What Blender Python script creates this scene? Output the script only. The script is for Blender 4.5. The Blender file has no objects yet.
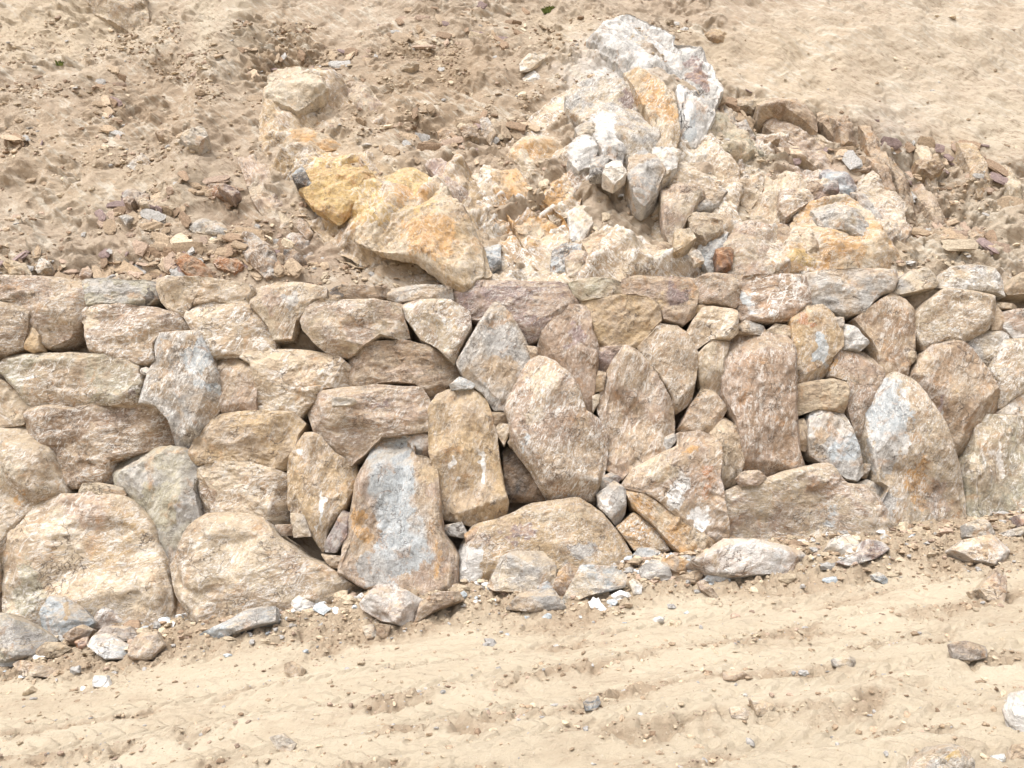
import bpy, math, re
import numpy as np
R = math.radians
scene = bpy.context.scene
# ------------------------------------------------------------ camera
F = 788.0
cam_d = bpy.data.cameras.new("camera"); cam = bpy.data.objects.new("camera", cam_d)
scene.collection.objects.link(cam); scene.camera = cam
cam_d.sensor_width = 36.0; cam_d.lens = F / 1024 * 36.0
cam_d.clip_start = 0.05; cam_d.clip_end = 500
cam.location = (0, 0, 0); cam.rotation_euler = (R(90), 0, 0)
# ------------------------------------------------------------ sky, sun, exposure
SUN_EL, SUN_AZ = 66.0, 222.0      # azimuth the light comes from (0 = +Y, clockwise)
w = bpy.data.worlds.new("World"); scene.world = w; w.use_nodes = True
nt = w.node_tree; bg = nt.nodes["Background"]
sky = nt.nodes.new("ShaderNodeTexSky"); sky.sky_type = 'NISHITA'; sky.sun_disc = False
sky.sun_elevation = R(SUN_EL); sky.sun_rotation = R(SUN_AZ)
sky.air_density = 1.0; sky.dust_density = 5.0; sky.ozone_density = 1.0
hs = nt.nodes.new("ShaderNodeHueSaturation"); hs.inputs['Saturation'].default_value = 0.35
nt.links.new(sky.outputs[0], hs.inputs['Color']); nt.links.new(hs.outputs[0], bg.inputs['Color'])
bg.inputs['Strength'].default_value = 0.125
sd = bpy.data.lights.new("sun", 'SUN'); sun = bpy.data.objects.new("sun", sd)
scene.collection.objects.link(sun)
sd.energy = 1.75; sd.angle = R(34); sd.color = (1.0, 0.985, 0.955)
az, el = R(SUN_AZ), R(SUN_EL)
from mathutils import Vector
dirv = Vector((math.sin(az) * math.cos(el), math.cos(az) * math.cos(el), math.sin(el)))
sun.rotation_euler = dirv.to_track_quat('Z', 'Y').to_euler()
scene.view_settings.view_transform = 'Standard'; scene.view_settings.look = 'None'
scene.view_settings.gamma = 1.0; scene.view_settings.use_curve_mapping = False
scene.view_settings.exposure = 1.0
scene.render.resolution_x = 1024; scene.render.resolution_y = 768

# ------------------------------------------------------------ numpy noise
def _h(ix, iy, iz, seed):
    h = (ix.astype(np.int64) * 374761393 + iy.astype(np.int64) * 668265263 + iz.astype(np.int64) * 1274126177 + seed * 974711) & 0xffffffff
    h = ((h ^ (h >> 13)) * 1103515245) & 0xffffffff
    h = ((h ^ (h >> 16)) * 2246822519) & 0xffffffff
    return (h ^ (h >> 15)) & 0xffffffff
def gn(p, seed=0):
    i = np.floor(p); f = p - i; i = i.astype(np.int64)
    u = f * f * f * (f * (f * 6 - 15) + 10)
    out = 0
    for a in (0, 1):
        wx = u[:, 0] if a else 1 - u[:, 0]
        for b in (0, 1):
            wy = u[:, 1] if b else 1 - u[:, 1]
            for c in (0, 1):
                wz = u[:, 2] if c else 1 - u[:, 2]
                h = _h(i[:, 0] + a, i[:, 1] + b, i[:, 2] + c, seed)
                gx = ((h & 1023) / 511.5 - 1); gy = (((h >> 10) & 1023) / 511.5 - 1); gz = (((h >> 20) & 1023) / 511.5 - 1)
                out = out + wx * wy * wz * (gx * (f[:, 0] - a) + gy * (f[:, 1] - b) + gz * (f[:, 2] - c))
    return out * 1.3
def fbm(p, seed=0, octv=5, gain=0.5, lac=2.03):
    a, s, o = 1.0, 0, 0
    for k in range(octv):
        o = o + a * gn(p, seed + 17 * k); p = p * lac + 3.7; a *= gain
    return o
def ridged(p, seed=0, octv=4, gain=0.5):
    a, o = 1.0, 0
    for k in range(octv):
        o = o + a * (0.5 - np.abs(gn(p, seed + 31 * k)) * 1.6); p = p * 2.07 + 1.3; a *= gain
    return o
def facets(p, seed=0, two_d=False):
    """continuous creased surface: the upper envelope of randomly tilted planes, one per random cell"""
    i = np.floor(p).astype(np.int64); best = np.full(len(p), -1e9); sec = np.full(len(p), -1e9)
    for a in (-1, 0, 1):
        for b in (-1, 0, 1):
            for c in ((0,) if two_d else (-1, 0, 1)):
                jx, jy, jz = i[:, 0] + a, i[:, 1] + b, i[:, 2] + c
                h = _h(jx, jy, jz, seed); g = _h(jx, jy, jz, seed + 77)
                cx = jx + (h & 1023) / 1023.; cy = jy + ((h >> 10) & 1023) / 1023.; cz = jz + ((h >> 20) & 1023) / 1023.
                dx, dy, dz = p[:, 0] - cx, p[:, 1] - cy, (0 if two_d else p[:, 2] - cz)
                d = dx * dx + dy * dy + dz * dz
                v = ((g & 1023) / 511.5 - 1) * .28 + ((g >> 10 & 1023) / 511.5 - 1) * .8 * dx + ((g >> 20 & 1023) / 511.5 - 1) * .8 * dy - 1.1 * d
                sec = np.maximum(sec, np.minimum(best, v)); best = np.maximum(best, v)
    return (best + .02) * 1.5, (best - sec)
def tin(x, y, seed=0):
    """random heights on a skewed, jittered triangle net joined by flat faces: broken rock with crisp edges. about -1..1"""
    wx = x + .22 * np.sin(y * 2.3 + seed) + .13 * np.sin(x * 4.1 + y * 3.3 + seed * 1.7); wy = y + .22 * np.sin(x * 2.7 + seed * 2.1) + .13 * np.sin(y * 4.7 - x * 2.9 + seed)
    s = (wx + wy) * .36602540; u, v = wx + s, wy + s
    i, j = np.floor(u).astype(np.int64), np.floor(v).astype(np.int64); a, b = u - i, v - j
    z = np.zeros_like(i)
    hv = lambda p, q: (_h(p, q, z, seed) & 4095) / 2047.5 - 1
    h00, h11 = hv(i, j), hv(i + 1, j + 1)
    up = a > b; hm = np.where(up, hv(i + 1, j), hv(i, j + 1)); mx, mn = np.maximum(a, b), np.minimum(a, b)
    return h00 * (1 - mx) + hm * (mx - mn) + h11 * mn
def sstep(a, b, x):
    t = np.clip((x - a) / (b - a), 0, 1); return t * t * (3 - 2 * t)

# ------------------------------------------------------------ geometry helpers
def make_mesh(name, V, Fq, mat, cols=None, loc=(0, 0, 0)):
    me = bpy.data.meshes.new(name)
    V = np.asarray(V, np.float32); Fq = np.asarray(Fq, np.int32)
    me.vertices.add(len(V)); me.vertices.foreach_set('co', V.ravel())
    k = Fq.shape[1]
    me.loops.add(Fq.size); me.loops.foreach_set('vertex_index', Fq.ravel())
    me.polygons.add(len(Fq)); me.polygons.foreach_set('loop_start', np.arange(0, Fq.size, k, dtype=np.int32))
    me.update(calc_edges=True)
    me.polygons.foreach_set('use_smooth', np.ones(len(Fq), bool))
    if cols is not None:
        ca = me.color_attributes.new(name='stain', type='FLOAT_COLOR', domain='POINT')
        ca.data.foreach_set('color', np.asarray(cols, np.float32).ravel())
    me.materials.append(mat)
    ob = bpy.data.objects.new(name, me); ob.location = loc; scene.collection.objects.link(ob)
    return ob
_cs = {}
def cubesphere(n):
    if n in _cs: return _cs[n]
    vs, idx, fs = [], {}, []
    key = {}
    def vid(p):
        k = (round(p[0] * n), round(p[1] * n), round(p[2] * n))
        if k not in key: key[k] = len(vs); vs.append(p)
        return key[k]
    ax = [(0, 1, 2), (1, 2, 0), (2, 0, 1)]
    for (i, j, k) in ax:
        for s in (-1, 1):
            g = [[0] * (n + 1) for _ in range(n + 1)]
            for a in range(n + 1):
                for b in range(n + 1):
                    p = [0, 0, 0]; p[i] = 2 * a / n - 1; p[j] = 2 * b / n - 1; p[k] = s
                    g[a][b] = vid(p)
            for a in range(n):
                for b in range(n):
                    q = [g[a][b], g[a + 1][b], g[a + 1][b + 1], g[a][b + 1]]
                    fs.append(q if s > 0 else q[::-1])
    V = np.array(vs, float); V = np.tan(V * math.pi / 4)
    V /= np.linalg.norm(V, axis=1)[:, None]
    _cs[n] = (V, np.array(fs)); return _cs[n]
def vnormals(V, Fq):
    a = V[Fq[:, 2]] - V[Fq[:, 0]]; b = V[Fq[:, 3]] - V[Fq[:, 1]]
    n = np.cross(a, b); N = np.zeros_like(V)
    for k in range(4): np.add.at(N, Fq[:, k], n)
    N /= (np.linalg.norm(N, axis=1)[:, None] + 1e-12); return N
CROPS = {'A1': (0, 260, 260 / 1024), 'A2': (200, 260, 260 / 1024), 'A3': (400, 260, 260 / 1024), 'A4': (600, 260, 260 / 1024), 'A5': (764, 260, 260 / 1024),
         'B1': (0, 440, 260 / 1024), 'B2': (200, 440, 260 / 1024), 'B3': (400, 440, 260 / 1024), 'B4': (600, 440, 260 / 1024), 'B5': (764, 440, 260 / 1024),
         'C1': (0, 573, 260 / 1024), 'D': (724, 540, 300 / 1011), 'E': (400, 540, 300 / 1011), 'K': (100, 560, 400 / 1024),
         'Fa': (0, 0, 400 / 1024), 'G': (250, 0, 400 / 1024), 'H': (440, 0, 400 / 1024), 'I': (624, 0, 400 / 1024), 'P': (0, 0, 1), 'J1': (560, 80, 200 / 768), 'J2': (700, 90, 200 / 768), 'J3': (150, 150, 200 / 1024), 'J4': (0, 130, 200 / 960)}
def parse(s):
    out, cur = [], CROPS['P']
    for tok in s.split():
        if ',' in tok:
            x, y = map(float, tok.split(',')); X = cur[0] + x * cur[2]; Y = cur[1] + y * cur[2]
            if X <= 2: X = -28
            if X >= 1021: X = 1056
            out.append((X, Y))
        else: cur = CROPS[tok]
    return np.array(out)
def ray(px, py): return np.stack([(px - 512) / F, np.ones_like(px), (384 - py) / F], -1)

# ------------------------------------------------------------ colours (albedo, linear)
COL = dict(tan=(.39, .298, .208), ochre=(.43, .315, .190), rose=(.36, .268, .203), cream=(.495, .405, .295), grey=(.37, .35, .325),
           bluegrey=(.43, .46, .475), green=(.36, .325, .24), brown=(.26, .182, .122), white=(.70, .68, .65), rust=(.34, .16, .075),
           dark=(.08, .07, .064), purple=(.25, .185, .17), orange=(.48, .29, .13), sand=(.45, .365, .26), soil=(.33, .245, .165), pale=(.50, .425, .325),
           yellow=(.52, .365, .165))
# ------------------------------------------------------------ materials
def N(t, typ, **kw):
    n = t.nodes.new(typ)
    for k, v in kw.items(): setattr(n, k, v)
    return n
def rock_group():
    g = bpy.data.node_groups.new("rock_look", 'ShaderNodeTree'); I = g.interface
    for nm, typ, dv in (("Base", 'NodeSocketColor', (.4, .3, .2, 1)), ("Second", 'NodeSocketColor', (.5, .4, .3, 1)), ("Scuff", 'NodeSocketFloat', .5),
                        ("Strata", 'NodeSocketFloat', 0.), ("Seed", 'NodeSocketFloat', 0.), ("Dust", 'NodeSocketFloat', .6), ("Bump", 'NodeSocketFloat', 1.), ("Scale", 'NodeSocketFloat', 1.)):
        s = I.new_socket(nm, in_out='INPUT', socket_type=typ); s.default_value = dv
    I.new_socket("Color", in_out='OUTPUT', socket_type='NodeSocketColor'); I.new_socket("Normal", in_out='OUTPUT', socket_type='NodeSocketVector')
    gi = N(g, 'NodeGroupInput'); go = N(g, 'NodeGroupOutput'); L = g.links.new
    def math_(op, a, b=None, clamp=False):
        m = N(g, 'ShaderNodeMath', operation=op); m.use_clamp = clamp
        for i, v in enumerate((a, b)):
            if v is None: continue
            if isinstance(v, (int, float)): m.inputs[i].default_value = v
            else: L(v, m.inputs[i])
        return m.outputs[0]
    def noise(vec, sc, det=6, rough=.6, dist=0.):
        n = N(g, 'ShaderNodeTexNoise'); n.inputs['Scale'].default_value = sc; n.inputs['Detail'].default_value = det
        n.inputs['Roughness'].default_value = rough; n.inputs['Distortion'].default_value = dist; L(vec, n.inputs['Vector']); return n.outputs['Fac']
    def mapr(v, a, b, c=0., d=1.):
        m = N(g, 'ShaderNodeMapRange'); L(v, m.inputs[0])
        for i, x in enumerate((a, b, c, d)): m.inputs[1 + i].default_value = x
        return m.outputs[0]
    def mix(f, a, b, mode='MIX'):
        m = N(g, 'ShaderNodeMix', data_type='RGBA', blend_type=mode)
        if isinstance(f, (int, float)): m.inputs[0].default_value = f
        else: L(f, m.inputs[0])
        for i, v in ((6, a), (7, b)):
            if isinstance(v, tuple): m.inputs[i].default_value = (*v, 1)
            else: L(v, m.inputs[i])
        return m.outputs[2]
    tc = N(g, 'ShaderNodeTexCoord'); cmb = N(g, 'ShaderNodeCombineXYZ')
    L(gi.outputs['Seed'], cmb.inputs[0]); L(gi.outputs['Seed'], cmb.inputs[1])
    va = N(g, 'ShaderNodeVectorMath', operation='ADD'); L(tc.outputs['Object'], va.inputs[0]); L(cmb.outputs[0], va.inputs[1])
    vsc = N(g, 'ShaderNodeVectorMath', operation='SCALE'); L(va.outputs[0], vsc.inputs[0]); L(gi.outputs['Scale'], vsc.inputs['Scale'])
    P = vsc.outputs[0]
    rot = N(g, 'ShaderNodeVectorRotate', rotation_type='Y_AXIS'); L(P, rot.inputs['Vector']); L(gi.outputs['Strata'], rot.inputs['Angle'])
    st = N(g, 'ShaderNodeVectorMath', operation='MULTIPLY'); L(rot.outputs[0], st.inputs[0]); st.inputs[1].default_value = (1.2, 1.5, 3.6)
    S = st.outputs[0]
    n1 = noise(P, 2.6, 4, .6, .6); n2 = noise(P, 9, 6, .68); n3 = noise(S, 3.5, 7, .72, .5); n4 = noise(P, 38, 4, .75); n5 = noise(P, 105, 2, .8)
    c = mix(mapr(n1, .40, .60), gi.outputs['Base'], gi.outputs['Second'])
    # stain patches carried by the mesh, broken up by noise
    at = N(g, 'ShaderNodeAttribute', attribute_name='stain')
    k = math_('ADD', at.outputs['Alpha'], math_('MULTIPLY', math_('SUBTRACT', n2, .5), 1.2))
    k = math_('MULTIPLY', mapr(k, .40, .52), mapr(at.outputs['Alpha'], .02, .2))
    c = mix(math_('MULTIPLY', k, .93), c, at.outputs['Color'])
    # tone variation
    v = math_('ADD', math_('MULTIPLY', mapr(n2, .32, .68), .40), math_('MULTIPLY', mapr(n3, .32, .68), .42))
    v = math_('ADD', v, math_('MULTIPLY', mapr(n4, .25, .75), .26)); v = math_('ADD', v, math_('MULTIPLY', mapr(n5, .3, .7), .26)); v = math_('ADD', v, .30)
    vc = N(g, 'ShaderNodeCombineXYZ'); [L(v, vc.inputs[i]) for i in range(3)]
    c = mix(1.0, c, vc.outputs[0], 'MULTIPLY')
    # warm iron staining
    c = mix(math_('MULTIPLY', mapr(noise(P, 4.3, 6, .7, 1.), .55, .66), .5), c, (.42, .23, .10))
    # dark mineral specks and weathered streaks
    c = mix(math_('MULTIPLY', mapr(noise(S, 7, 6, .8), .56, .66), .55), c, (.14, .115, .10))
    # pale scuffs: crushed rock marks left by the digger
    sc1 = math_('MULTIPLY', mapr(noise(S, 7.5, 6, .82, 1.0), .515, .58), mapr(noise(P, 3.1, 4, .6), .40, .52))
    rot2 = N(g, 'ShaderNodeVectorRotate', rotation_type='Y_AXIS'); L(P, rot2.inputs['Vector']); rot2.inputs['Angle'].default_value = 1.1
    st2 = N(g, 'ShaderNodeVectorMath', operation='MULTIPLY'); L(rot2.outputs[0], st2.inputs[0]); st2.inputs[1].default_value = (1.4, 2, 5.0)
    sc2 = math_('MULTIPLY', mapr(noise(st2.outputs[0], 5, 6, .78, .8), .535, .60), mapr(noise(P, 3.7, 4, .5), .42, .54))
    vo = N(g, 'ShaderNodeTexVoronoi', feature='DISTANCE_TO_EDGE'); vo.inputs['Scale'].default_value = 2.6
    dv = N(g, 'ShaderNodeVectorMath', operation='MULTIPLY_ADD'); nc = N(g, 'ShaderNodeTexNoise'); nc.inputs['Scale'].default_value = 6; nc.inputs['Detail'].default_value = 6
    L(P, nc.inputs['Vector']); L(nc.outputs['Color'], dv.inputs[0]); dv.inputs[1].default_value = (.5, .5, .5); L(P, dv.inputs[2]); L(dv.outputs[0], vo.inputs['Vector'])
    vein = math_('MULTIPLY', mapr(vo.outputs['Distance'], .0, .022, 1., 0.), mapr(noise(P, 5.1, 5, .6), .50, .60))
    spk = math_('MULTIPLY', mapr(noise(P, 26, 4, .8),   .54, .59), mapr(noise(P, 4.9, 5, .6), .44, .56))
    ge0 = N(g, 'ShaderNodeNewGeometry')
    edge = math_('MULTIPLY', mapr(ge0.outputs['Pointiness'], .515, .56), mapr(n2, .42, .56))
    sct = math_('MAXIMUM', math_('MAXIMUM', math_('MAXIMUM', sc1, sc2), math_('MULTIPLY', vein, .8)), math_('MAXIMUM', math_('MULTIPLY', spk, .45), math_('MULTIPLY', edge, 1.1)))
    sct = math_('MULTIPLY', sct, 1.35)
    c = mix(math_('MULTIPLY', sct, gi.outputs['Scuff'], True), c, (.70, .665, .62))
    vk = N(g, 'ShaderNodeTexVoronoi', feature='DISTANCE_TO_EDGE'); vk.inputs['Scale'].default_value = 3.7
    vs = N(g, 'ShaderNodeVectorMath', operation='MULTIPLY'); L(dv.outputs[0], vs.inputs[0]); vs.inputs[1].default_value = (1, 1, 1.8); L(vs.outputs[0], vk.inputs['Vector'])
    crack = math_('MULTIPLY', mapr(vk.outputs['Distance'], .006, .020, 1., 0.), mapr(noise(P, 3.3, 4, .6), .50, .58))
    c = mix(math_('MULTIPLY', crack, .75), c, (.13, .10, .08))
    # wind-blown dust lying on the upward faces
    ge = N(g, 'ShaderNodeNewGeometry'); sx = N(g, 'ShaderNodeSeparateXYZ'); L(ge.outputs['True Normal'], sx.inputs[0])
    dz = math_('ADD', sx.outputs[2], math_('MULTIPLY', math_('SUBTRACT', n2, .5), 1.1))
    c = mix(math_('MULTIPLY', mapr(dz, .52, .86), gi.outputs['Dust'], True), c, (.43, .335, .225))
    L(c, go.inputs['Color'])
    # relief
    vb = N(g, 'ShaderNodeTexVoronoi', feature='F1', distance='CHEBYCHEV'); vb.inputs['Scale'].default_value = 9; vb.inputs['Detail'].default_value = 2; L(dv.outputs[0], vb.inputs['Vector'])
    hgt = math_('ADD', math_('MULTIPLY', n2, .7), math_('MULTIPLY', n3, .8)); hgt = math_('ADD', hgt, math_('MULTIPLY', n4, .42)); hgt = math_('ADD', hgt, math_('MULTIPLY', n5, .22))
    hgt = math_('ADD', hgt, math_('MULTIPLY', vb.outputs['Distance'], .45))
    hgt = math_('SUBTRACT', hgt, math_('MULTIPLY', mapr(vo.outputs['Distance'], .0, .014, 1., 0.), .25))
    hgt = math_('SUBTRACT', hgt, math_('MULTIPLY', crack, .5)); bp = N(g, 'ShaderNodeBump'); bp.inputs['Distance'].default_value = .024; L(hgt, bp.inputs['Height']); L(gi.outputs['Bump'], bp.inputs['Strength'])
    L(bp.outputs[0], go.inputs['Normal'])
    return g
RG = rock_group()
def rock_mat(base, second, scuff=.5, strata=0, seed=0., dust=.6, bump=.9):
    m = bpy.data.materials.new("rock"); m.use_nodes = True; t = m.node_tree; b = t.nodes['Principled BSDF']
    gr = N(t, 'ShaderNodeGroup'); gr.node_tree = RG
    gr.inputs['Base'].default_value = (*base, 1); gr.inputs['Second'].default_value = (*second, 1); gr.inputs['Scuff'].default_value = scuff
    gr.inputs['Strata'].default_value = R(strata); gr.inputs['Seed'].default_value = seed; gr.inputs['Dust'].default_value = dust; gr.inputs['Bump'].default_value = bump
    gr.inputs['Scale'].default_value = .62 + (seed * 7.31 % 1.) * .95
    t.links.new(gr.outputs[0], b.inputs['Base Color']); t.links.new(gr.outputs[1], b.inputs['Normal'])
    b.inputs['Roughness'].default_value = .88; b.inputs['Specular IOR Level'].default_value = .25
    return m
def dirt_mat(name, lo, hi, bump=1.0, scale=1.0, streak=(1, 1, 1), rocky=0.):
    m = bpy.data.materials.new(name); m.use_nodes = True; t = m.node_tree; b = t.nodes['Principled BSDF']; L = t.links.new
    tc = N(t, 'ShaderNodeTexCoord'); mp = N(t, 'ShaderNodeMapping'); mp.inputs['Scale'].default_value = streak; L(tc.outputs['Object'], mp.inputs[0])
    def noise(v, s, d=8, r=.65):
        n = N(t, 'ShaderNodeTexNoise'); n.inputs['Scale'].default_value = s * scale; n.inputs['Detail'].default_value = d; n.inputs['Roughness'].default_value = r; L(v, n.inputs['Vector']); return n.outputs['Fac']
    def ramp(v, a, b_, c=0., d=1.):
        x = N(t, 'ShaderNodeMapRange'); L(v, x.inputs[0])
        for i, y in enumerate((a, b_, c, d)): x.inputs[1 + i].default_value = y
        return x.outputs[0]
    def mix(f, a, b_, mode='MIX'):
        x = N(t, 'ShaderNodeMix', data_type='RGBA', blend_type=mode)
        if isinstance(f, float): x.inputs[0].default_value = f
        else: L(f, x.inputs[0])
        for i, y in ((6, a), (7, b_)):
            if isinstance(y, tuple): x.inputs[i].default_value = (*y, 1)
            else: L(y, x.inputs[i])
        return x.outputs[2]
    nA = noise(mp.outputs[0], 1.3, 8); nB = noise(mp.outputs[0], 11, 8, .72); nC = noise(tc.outputs['Object'], 70, 5, .75); nD = noise(tc.outputs['Object'], 28, 6, .7)
    c = mix(ramp(nA, .35, .65), lo, hi)
    at = N(t, 'ShaderNodeAttribute', attribute_name='stain')
    ad = N(t, 'ShaderNodeMath', operation='MULTIPLY_ADD'); L(nB, ad.inputs[0]); ad.inputs[1].default_value = 1.3; L(at.outputs['Alpha'], ad.inputs[2])
    mu = N(t, 'ShaderNodeMath', operation='MULTIPLY'); L(ramp(ad.outputs[0], .75, 1.6), mu.inputs[0]); L(ramp(at.outputs['Alpha'], .02, .25), mu.inputs[1])
    c = mix(mu.outputs[0], c, at.outputs['Color'])
    if rocky:
        vr = N(t, 'ShaderNodeVectorRotate', rotation_type='Y_AXIS'); vr.inputs['Angle'].default_value = R(-40); L(tc.outputs['Object'], vr.inputs['Vector'])
        m2 = N(t, 'ShaderNodeMapping'); m2.inputs['Scale'].default_value = (1, 1, 4.5); L(vr.outputs[0], m2.inputs[0])
        a = noise(m2.outputs[0], 2.2, 7, .75); b2 = noise(tc.outputs['Object'], .9, 5, .6); d2 = noise(m2.outputs[0], 5.5, 6, .8)
        def mul(u, v_):
            q = N(t, 'ShaderNodeMath', operation='MULTIPLY'); L(u, q.inputs[0]); L(v_, q.inputs[1]); return q.outputs[0]
        c = mix(mul(ramp(a, .50, .60, 0, rocky), ramp(b2, .42, .56)), c, (.52, .46, .375))
        c = mix(mul(ramp(d2, .53, .62, 0, rocky * .8), ramp(b2, .60, .45)), c, (.23, .165, .11))
        c = mix(mul(ramp(d2, .42, .34, 0, rocky * .7), ramp(b2, .40, .55)), c, (.42, .27, .15))
    c = mix(ramp(nB, .56, .74, 0, .55), c, tuple(x * .62 for x in lo))
    c = mix(ramp(nD, .60, .70, 0, .65), c, (.60, .52, .42))
    c = mix(ramp(nC, .62, .72, 0, .6), c, (.20, .15, .10))
    L(c, b.inputs['Base Color']); b.inputs['Roughness'].default_value = .95; b.inputs['Specular IOR Level'].default_value = .12
    s1 = N(t, 'ShaderNodeMath', operation='MULTIPLY_ADD'); L(nB, s1.inputs[0]); s1.inputs[1].default_value = 1.4; L(nD, s1.inputs[2])
    s2 = N(t, 'ShaderNodeMath', operation='MULTIPLY_ADD'); L(nC, s2.inputs[0]); s2.inputs[1].default_value = .5; L(s1.outputs[0], s2.inputs[2])
    bp = N(t, 'ShaderNodeBump'); bp.inputs['Distance'].default_value = .022; bp.inputs['Strength'].default_value = bump; L(s2.outputs[0], bp.inputs['Height']); L(bp.outputs[0], b.inputs['Normal'])
    return m

# ------------------------------------------------------------ the terrain
def stain_cols(px, py, spots):
    """blend of named colour spots (px, py, rx, ry, angle, colour, strength) seen on the rock -> rgba per vertex"""
    pw = np.stack([px / 26, py / 26, 0 * px], 1); px = px + 13 * fbm(pw, 401, 4, .6); py = py + 13 * fbm(pw + 50, 402, 4, .6)
    rgb = np.zeros((len(px), 3)); al = np.zeros(len(px)); ws = np.zeros(len(px)) + 1e-9
    for s in spots:
        x, y, rx, ry, an, cn = s[:6]; k = s[6] if len(s) > 6 else 1.
        a = R(an); dx, dy = px - x, py - y
        u = (dx * math.cos(a) - dy * math.sin(a)) / rx; v = (dx * math.sin(a) + dy * math.cos(a)) / ry
        wgt = np.clip(1.35 - np.sqrt(u * u + v * v), 0, 1) * k
        rgb += (wgt ** 2)[:, None] * np.array(COL[cn]); ws += wgt ** 2; al = np.maximum(al, wgt)
    return np.concatenate([rgb / ws[:, None], al[:, None]], 1)
BAT = 0.20          # wall leans back 0.20 m per metre
def wall_y(z): return 8.0 + BAT * (z + 2.5)
ZT = 1.12; YT = 9.30; SL = R(50)      # foot of the cut slope behind the wall, and its steepness
HS = np.array([0, math.cos(SL), math.sin(SL)]); HN = np.array([0, -math.sin(SL), math.cos(SL)])
def hill_px(px, py):
    r = ray(np.asarray(px, float), np.asarray(py, float)); P0 = np.array([0, YT, ZT])
    return r * ((P0 @ HN) / (r @ HN))[..., None]
def project(P): return 512 + F * P[:, 0] / P[:, 1], 384 - F * P[:, 2] / P[:, 1]
LEDGE = np.array([(560, 40), (640, 60), (700, 88), (740, 100), (775, 110), (810, 113), (850, 128), (880, 148), (940, 152), (1024, 158), (1200, 175)], float)
def hill_disp(P):
    px, py = project(P)
    x = P[:, 0]; t = (P - np.array([0, YT, ZT])) @ HS
    p3 = np.stack([x, t, np.zeros_like(x)], 1)
    ly = np.interp(px, LEDGE[:, 0], LEDGE[:, 1]) + 10 * gn(p3 * 2.0, 4) + 7 * tin(x * 4, t * 2, 5) + 3 * tin(x * 11, t * 4, 6)
    right = sstep(690, 760, px)
    below = sstep(-4, 9, py - ly) * right
    d = 0.22 * fbm(p3 * .55, 1, 3) + 0.10 * fbm(p3 * 1.7 + 9, 2, 4)
    smooth_top = right * (1 - below)
    # crumbly soil and broken rock
    bed = np.exp(-(((px - 620) / 330) ** 2 + ((py - 200) / 95) ** 2) * 1.0)
    wp = p3 + .12 * np.stack([fbm(p3 * 3, 11, 3), fbm(p3 * 3, 12, 3), 0 * x], 1)
    ca, sa = math.cos(R(-40)), math.sin(R(-40))
    q = np.stack([(wp[:, 0] * ca - wp[:, 1] * sa) * .8, (wp[:, 0] * sa + wp[:, 1] * ca) * 1.6, 0 * x], 1)
    ax, ay = q[:, 0], q[:, 1]; f0 = tin(ax * 1.2, ay * 1.2, 20)
    f1 = tin(ax * 3, ay * 3, 21); f2 = tin(ax * 7.5, ay * 7.5, 22); f3 = tin(ax * 18, ay * 18, 23)
    patch = sstep(-.02, .22, fbm(p3 * 1.1 + 4, 31, 4, .6) + .10 * bed); patch2 = sstep(-.02, .22, fbm(p3 * 1.9 + 8, 32, 3))
    rough = 1 - .88 * smooth_top
    d += rough * (.15 * f0 * bed + (.035 + .06 * bed) * f1 * (.3 + .7 * patch) + .036 * f2 * (.05 + .95 * patch2) + .020 * f3 * (.08 + .92 * patch * patch2) + .010 * ridged(q * 3, 33, 4) * (.3 + patch))
    bs = (wp[:, 0] * sa * -1 + wp[:, 1] * ca) ; sv = bs * 3.1 + .9 * fbm(p3 * 1.3, 35, 4, .6); sw = bs * 9 + 1.3 * fbm(p3 * 2.6, 36, 4, .6)
    fr = sv - np.floor(sv); fr2 = sw - np.floor(sw); lm = sstep(-.20, .25, fbm(p3 * .9 + 14, 37, 4)); lm2 = sstep(-.12, .25, fbm(p3 * 2.1 + 5, 38, 4))
    d += rough * (.12 * lm * patch * (1 - fr) * sstep(0, .15, fr) + .02 * lm2 * patch2 * patch * (1 - fr2) * sstep(0, .22, fr2))
    d += .006 * fbm(p3 * 16, 41, 4, .6)
    # diagonal striations on the smooth upper right and, deeper, under the ledge
    u = x * math.cos(R(-38)) - t * math.sin(R(-38)); v = x * math.sin(R(-38)) + t * math.cos(R(-38))
    u2 = x * math.cos(R(52)) - t * math.sin(R(52)); v2 = x * math.sin(R(52)) + t * math.cos(R(52))
    stv = np.stack([u2 * .7, v2 * 4.5, 0 * x], 1)
    d += smooth_top * (.050 * fbm(stv * 1.2, 51, 5) + .012 * f2 * patch)
    strz = below * sstep(845, 930, px)
    stv2 = np.stack([u2 * 1.0 + .1 * f2, v2 * 7.0, 0 * x], 1)
    d += strz * (.11 * tin(u2 * 1.3 + .1 * x, v2 * 4.2 + .5 * fbm(p3 * 2, 52, 3), 53) + .05 * tin(u2 * 3.5, v2 * 11, 55) + .03 * f3 - .13 * sstep(.30, .5, fbm(p3 * 4.4 + 2, 54, 3)))
    # step under the ledge
    d -= below * (.15 * (1 - .75 * sstep(850, 900, px)) * (1 - sstep(20, 120, py - ly)) + .05)
    d += smooth_top * .10 * sstep(35, 5, ly - py)
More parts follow.
